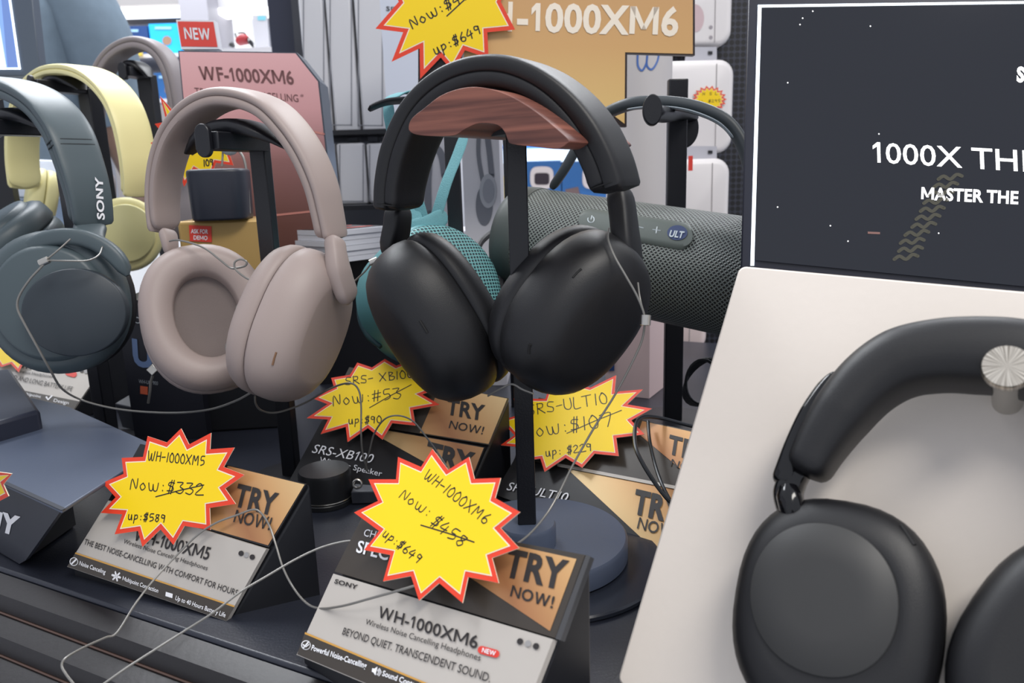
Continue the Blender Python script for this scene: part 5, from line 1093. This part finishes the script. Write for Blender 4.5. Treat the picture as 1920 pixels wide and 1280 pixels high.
def colhit(x, y):
    v = ray(x, y); o = CAM-V((a.x, a.y, 0)); A_ = v.x**2+v.y**2; B_ = 2*(v.x*o.x+v.y*o.y); C_ = o.x**2+o.y**2-.0425**2
    return CAM+v*((-B_-math.sqrt(max(B_*B_-4*A_*C_, 0)))/(2*A_))
ribbon(mb, [colhit(*p) for p in [(v.x, v.y) for v in cr([V((1196, 98, 0)), V((1196, 122, 0)), V((1204, 132, 0)), V((1212, 118, 0)), V((1214, 100, 0)), V((1213, 122, 0)), V((1222, 130, 0)), V((1232, 116, 0)), V((1236, 98, 0))], 5)]], V((0, -1, .1)).normalized(), .0012, 1)
tag(mb.build('white_canister', [mat('canister_white', sr(196, 192, 192), .5), mat('script_blue', sr(60, 100, 170), .5)]), 'tall white round canister with blue script right of the gold sign', 'canister')
tlow(1135, 560, 1218, 740, .80, .10, None, 'product_box', 'pale pink box with a dark blue patch behind the black right ear cup', 'box', -30, lambda mb, p: mb.poly([p.h(*q, .001) for q in [(1140, 670), (1152, 665), (1152, 695), (1136, 695)]], 1), [mat('pink_carton', sr(214, 190, 190), .5), NVY])
# cable bundle
cb_ = thing('cable_bundle', 'coiled bundle of black cable beside the pole behind the white board', 'cable', P(1310, 760, .62))
for k in range(5):
    mb = MB(); c = P(1316+k*2, 716, .62+k*.006); mb.tube([c+cv(1, 0, .3)*((.013+.001*k)*math.cos(2*PI*j/24))+cv(.1*k, 1, .2)*((.019+.0008*k)*math.sin(2*PI*j/24)) for j in range(25)], .0013, 0, 8); mb.build('coil', RUBBER, cb_)
cable('thick black cable looping down over the TRY NOW card near the white board', [(1330, 806, .56), (1290, 797, .545), (1235, 783, .53), (1203, 783, .52), (1191, 800, .51), (1192, 838, .495), (1206, 870, .485), (1228, 905, .475), (1247, 930, .47), (1262, 945, .468)], .0014, RUBBER, name='power_cable')
cable('short black cable strand crossing the gold TRY NOW panel', [(1215, 790, .53), (1218, 825, .515), (1228, 870, .50), (1240, 905, .485), (1255, 935, .475)], .0012, RUBBER, name='power_cable')
cable('black audio cable behind the turquoise speaker near the centre pole', [(895, 468, .66), (905, 450, .67), (930, 432, .69), (960, 425, .70)], .0028, mat('cable_soft', sr(46, 46, 50), .6), name='power_cable')
cable('dark hanging cable between the turquoise speaker and the centre pole', [(960, 440, .66), (940, 500, .655), (935, 545, .65), (925, 590, .645), (930, 620, .64)], .0045, mat('cable_soft', (0, 0, 0)), name='power_cable')

# ================================================================ middle table things
bx5 = lambda mb, p: (text(mb, lambda x, y: p.h(x, y, .001), 'SONY', (242, 603), (290, 612), (242, 591), 1, .01), text(mb, lambda x, y: p.h(x, y, .001), 'ULT', (250, 683), (352, 700), (247, 634), 2, .04), text(mb, lambda x, y: p.h(x, y, .001), 'WH-ULT900', (260, 718), (296, 722), (260, 711), 1), mb.poly([p.h(*q, .001) for q in [(263, 723), (277, 725), (277, 740), (263, 738)]], 3))
tlow(233, 560, 372, 800, .70, .07, None, 'product_box', 'black product box with a large blue letter U behind the taupe inner pad', 'box', 6, bx5, [mat('box_blue_black', sr(30, 31, 40), .4), mat('box_print_grey', sr(150, 156, 164), .5), mat('box_print_blue', sr(96, 118, 158), .5), mat('box_orange', sr(196, 92, 62), .5)])
ptg = Pl(PT(262, 756, T+.03), (0, -.25, 1)); mb = MB(); mb.prism([ptg.h(*p) for p in [(215, 756), (245, 738), (308, 757), (285, 772)]], -ptg.n*.028); tag(mb.build('security_dock', mat('security_base_grey', sr(58, 60, 68), .45), bevel=.001), 'dark grey security base plate in front of the black product box', 'security device')
cable('short silver wire with square clip rising from the security base plate', [(278, 755, .615), (281, 735, .61), (283, 715, .608), (288, 700, .606)], .0011, name='security_wire')
mb = MB(); c = P(287, 693, .605); mb.box(c, (.0035, .002, .0035), 0, (cv(.7, .7, 0), cv(0, 0, 1), cv(-.7, .7, 0))); tag(mb.build('wire_clip', SIL, bevel=.0006), 'small diamond-shaped silver clip above the security base plate', 'clip')
# puck
pk = thing('speaker_puck', 'small round black puck beside the pole of the taupe headphones stand', 'device', PT(612, 935, T)); pc = PT(612, 930, T+.004)
zp = P(612, 880, (PT(612, 905, T+.02)-CAM).dot(F)).z; mb = MB(); mb.cyl((pc.x, pc.y, T+.0005), (pc.x, pc.y, T+.026), 0, prof=[(.001, 0), (.0205, 0), (.0205, .003), (.0195, .004), (.0195, .023), (.0185, .0255), (.001, .0255)], seg=64); mb.build('puck_body', mat('puck_black', sr(26, 27, 30), .35), pk, ang=35)
mb = MB(); mb.tube([V((pc.x+.0203*math.cos(2*PI*k/64), pc.y+.0203*math.sin(2*PI*k/64), T+.0055)) for k in range(65)], .0005, 0, 6); mb.build('silver_ring', SIL, pk)
mb = MB(); q = P(670, 907, .545); mb.tube([q+cv(1, 0, 0)*(.003*math.cos(2*PI*k/16))+cv(0, 1, 0)*(.003*math.sin(2*PI*k/16)) for k in range(17)], .001, 0, 8); mb.build('cable_ring', SIL, pk)
mb = MB(); q = PT(692, 912, T+.01); mb.box((q.x, q.y, T+.0055), (.012, .010, .005)); tag(mb.build('security_dock', mat('security_base_grey', (0, 0, 0)), bevel=.001), 'dark grey block right of the round black puck', 'security device')

# ================================================================ wires
def clip(x, y, d, dirv, r_, l_, lb):
    mb = MB(); c = P(x, y, d); v = cv(*dirv); mb.cyl(c-v*l_, c+v*l_, 0, prof=[(r_*.6, 0), (r_, .0002), (r_, l_*2-.0002), (r_*.6, l_*2)], seg=20); return tag(mb.build('crimp_sleeve', SIL), lb, 'crimp sleeve')
clip(83, 490, .523, (.9, .4, 0), .0026, .0034, 'silver crimp sleeve on the wire over the slate green ear cup')
clip(701, 490, .52, (.9, .4, 0), .0024, .0030, 'brass-coloured crimp sleeve left of the black left ear cup')
clip(1210, 600, .385, (.05, 1, 0), .0028, .0028, 'silver crimp sleeve under the black right ear cup')
cable('wire loop running from the slate green ear cup down to the taupe ear cups', [(88, 488, .523), (76, 502, .522), (55, 525, .522), (36, 555, .524), (33, 578, .525), (45, 605, .526), (70, 650, .53), (95, 695, .54), (118, 730, .56), (160, 752, .58), (230, 768, .575), (320, 774, .56), (390, 768, .54), (440, 752, .52), (472, 735, .51)], .0008)
cable('upper wire loop around the slate green yoke', [(88, 486, .523), (110, 468, .526), (132, 448, .532)], .0006)
cable('lower wire loop around the slate green yoke', [(90, 488, .523), (130, 489, .525), (165, 488, .53), (185, 478, .54), (192, 462, .55)], .0006)
cable('wire drooping from the taupe ear cup over the $53 starburst tag', [(478, 742, .505), (480, 758, .51), (492, 770, .52), (520, 773, .53), (570, 756, .535), (620, 728, .535), (655, 718, .53), (672, 730, .53), (677, 760, .528), (677, 810, .525), (680, 850, .53), (690, 885, .54)], .0007)
cable('wire arching over the lower half of the $53 starburst tag', [(684, 880, .54), (693, 845, .53), (702, 812, .525), (722, 785, .52), (748, 779, .52), (775, 790, .52), (800, 820, .52), (822, 850, .52), (838, 875, .515)], .0006)
cable('thin spiral wire tied from the taupe slider across the inner ear pad', [(318, 452, .535), (333, 450, .53), (360, 456, .525), (385, 466, .52), (410, 485, .515), (432, 502, .512), (446, 502, .51), (460, 498, .508), (462, 490, .507), (450, 486, .507), (440, 492, .507), (442, 505, .507), (460, 520, .505), (485, 532, .503), (500, 545, .505)], .0007)
cable('small wire loop over the taupe inner ear pad, upper one', [(482, 560, .507), (462, 562, .507), (446, 572, .507), (445, 582, .507), (458, 588, .507), (475, 590, .507)], .0007)
cable('small wire loop over the taupe inner ear pad, lower one', [(468, 619, .505), (440, 628, .505), (425, 645, .505), (426, 658, .505), (438, 667, .505), (455, 671, .505)], .0007)
cable('wire leading left from the brass-coloured crimp sleeve', [(712, 484, .52), (698, 492, .52), (685, 508, .522), (668, 524, .525), (655, 536, .525)], .0006)
cable('wire leading right from the brass-coloured crimp sleeve', [(702, 489, .52), (716, 482, .518), (735, 474, .51)], .0006)
cable('short wire bridging the bottoms of the black ear cups', [(915, 742, .43), (940, 728, .42), (960, 720, .415), (980, 730, .41), (1000, 738, .408)], .0006)
cable('left wire strand from the black slider to the silver crimp sleeve', [(1142, 428, .395), (1140, 448, .392), (1152, 480, .388), (1172, 515, .385), (1192, 550, .384), (1205, 580, .384), (1209, 598, .385)], .0006)
cable('right wire strand from the black slider to the silver crimp sleeve', [(1196, 530, .392), (1200, 560, .386), (1208, 590, .385), (1210, 600, .385)], .0005)
cable('long front wire from the silver crimp sleeve across both price cards to the counter edge', [(1209, 606, .385), (1203, 640, .388), (1180, 690, .39), (1150, 745, .392), (1115, 800, .392), (1075, 870, .39), (1045, 930, .385), (1020, 970, .378), (985, 1008, .365), (940, 1036, .352), (890, 1058, .345), (830, 1080, .338), (770, 1100, .335), (700, 1120, .345), (640, 1136, .36), (598, 1140, .375), (572, 1128, .385), (548, 1098, .40), (530, 1062, .408), (517, 1020, .415), (505, 985, .42), (490, 962, .425), (475, 955, .425), (445, 965, .425), (405, 980, .425), (370, 1003, .425), (330, 1042, .42), (290, 1085, .41), (255, 1130, .40), (220, 1185, .385), (198, 1195, .38), (160, 1212, .37), (125, 1232, .36), (116, 1247, .357), (125, 1265, .353), (145, 1290, .35)], .0006)
cable('second front wire curving from the front price card to the bottom left corner', [(668, 1013, .392), (640, 1016, .392), (600, 1027, .39), (555, 1048, .385), (500, 1080, .378), (450, 1110, .372), (400, 1148, .365), (350, 1180, .36), (290, 1218, .352), (240, 1250, .345), (190, 1285, .338)], .0006)

# ================================================================ person
pbs = P(-30, 118, 1.70); pbx, pby = pbs.x, pbs.y
per = thing('person', 'person in a blue-grey t-shirt seen from behind at the top left', 'person', (pbx, pby, .002))
def loft(rings_, name, m, par, n=40, bump=None):
    mb = MB(); rs_ = []
    for (cx, cy, cz, rx, ry, tilt) in rings_:
        rs_.append([V((pbx+cx+rx*math.cos(a)*(1+.0*cz), pby+cy+ry*math.sin(a), cz+tilt*math.cos(a)*rx)) for a in [2*PI*k/n for k in range(n)]])
    mb.rings(rs_); return mb.build(name, m, par, ang=80, sub=1)
me = bpy.data.meshes.new('body'); vtx = [(0, 0, .95), (0, 0, 1.15), (0, .01, 1.35), (0, .02, 1.47), (0, .01, 1.56), (0, 0, 1.66), (0, -.0, 1.76), (.19, 0, 1.42), (.24, .03, 1.17), (.2, .2, 1.02), (.19, .27, 1.0), (-.19, 0, 1.42), (-.24, .03, 1.17), (-.2, .2, 1.02), (-.19, .27, 1.0), (.1, 0, .88), (.11, .01, .48), (.11, -.01, .08), (.11, .12, .04), (-.1, 0, .88), (-.11, .01, .48), (-.11, -.01, .08), (-.11, .12, .04)]
rad = [.13, .12, .14, .08, .055, .085, .07, .06, .043, .033, .03, .06, .043, .033, .03, .09, .06, .04, .035, .09, .06, .04, .035]
for s_, b_i in ((1, 10), (-1, 14)):
    for j in range(5): vtx.append((s_*.19+(j-2)*.018, .33-.01*abs(j-1.5), .985-(.02 if j == 0 else 0))); rad.append(.009)
edg = [(0, 1), (1, 2), (2, 3), (3, 4), (4, 5), (5, 6), (3, 7), (7, 8), (8, 9), (9, 10), (3, 11), (11, 12), (12, 13), (13, 14), (0, 15), (15, 16), (16, 17), (17, 18), (0, 19), (19, 20), (20, 21), (21, 22)]+[(10, 23+j) for j in range(5)]+[(14, 28+j) for j in range(5)]
me.from_pydata([V(v) for v in vtx], edg, []); bo = bpy.data.objects.new('body', me); S.collection.objects.link(bo); bo.parent = per; ORG['body'] = ORG[per.name]
sk = bo.modifiers.new('skin', 'SKIN'); me.skin_vertices[0].data[0].use_root = True
for i, r_ in enumerate(rad): me.skin_vertices[0].data[i].radius = (r_, r_)
sbm = bo.modifiers.new('sub', 'SUBSURF'); sbm.levels = 2; sbm.render_levels = 2
me.materials.append(mat('skin', sr(190, 150, 128), .5)); 
for p_ in me.polygons: p_.use_smooth = True
SHIRT = mat('heather_blue_shirt', sr(108, 124, 138), .9, bump=.6, bs=45, vary=.14)
mb = MB(); rs_ = []
for z, rx, ry, e_ in [(.86, .20, .14, 2.4), (.95, .2, .14, 2.4), (1.1, .195, .135, 2.4), (1.25, .205, .14, 2.5), (1.38, .215, .14, 2.6), (1.46, .20, .12, 2.6), (1.50, .14, .10, 2.3), (1.525, .085, .08, 2), (1.53, .07, .07, 2)]:
    rs_.append([V((pbx+rx*math.copysign(abs(math.cos(a))**(2/e_), math.cos(a))+.004*math.sin(9*a+z*14), pby+ry*math.copysign(abs(math.sin(a))**(2/e_), math.sin(a))+.005*math.sin(7*a+z*21), z)) for a in [2*PI*k/64 for k in range(64)]])
mb.rings(rs_, caps=False)
for s_ in (1, -1):
    pts = [V((pbx+s_*x, pby+y, z)) for x, y, z in [(.13, 0, 1.45), (.19, 0, 1.42), (.225, .01, 1.34), (.24, .02, 1.25), (.252, .03, 1.17)]]
    mb.tube(cr(pts, 5), [.07, .08, .078, .072, .068], 0, 24)
mb.build('t_shirt', SHIRT, per, ang=80)
mb = MB(); mb.rings([[V((pbx+.06*0+(.075*s_)*math.cos(a), pby-.01+.085*s_*math.sin(a), 1.60+z)) for a in [2*PI*k/32 for k in range(32)]] for z, s_ in [(0, .6), (.03, 1.05), (.08, 1.22), (.14, 1.2), (.19, .9), (.22, .4), (.225, .02)]]); mb.build('hair', mat('hair_dark', sr(24, 22, 26), .6), per)
mb = MB()
for s_ in (1, -1): mb.tube(cr([V((pbx+s_*.09, pby, .95)), V((pbx+s_*.11, pby+.01, .5)), V((pbx+s_*.11, pby-.01, .07))], 6), [.12, .085, .07], 0, 24)
mb.build('trousers', mat('trousers_dark', sr(40, 44, 56), .8), per)

per.scale = (1.1, 1.1, 1.1)
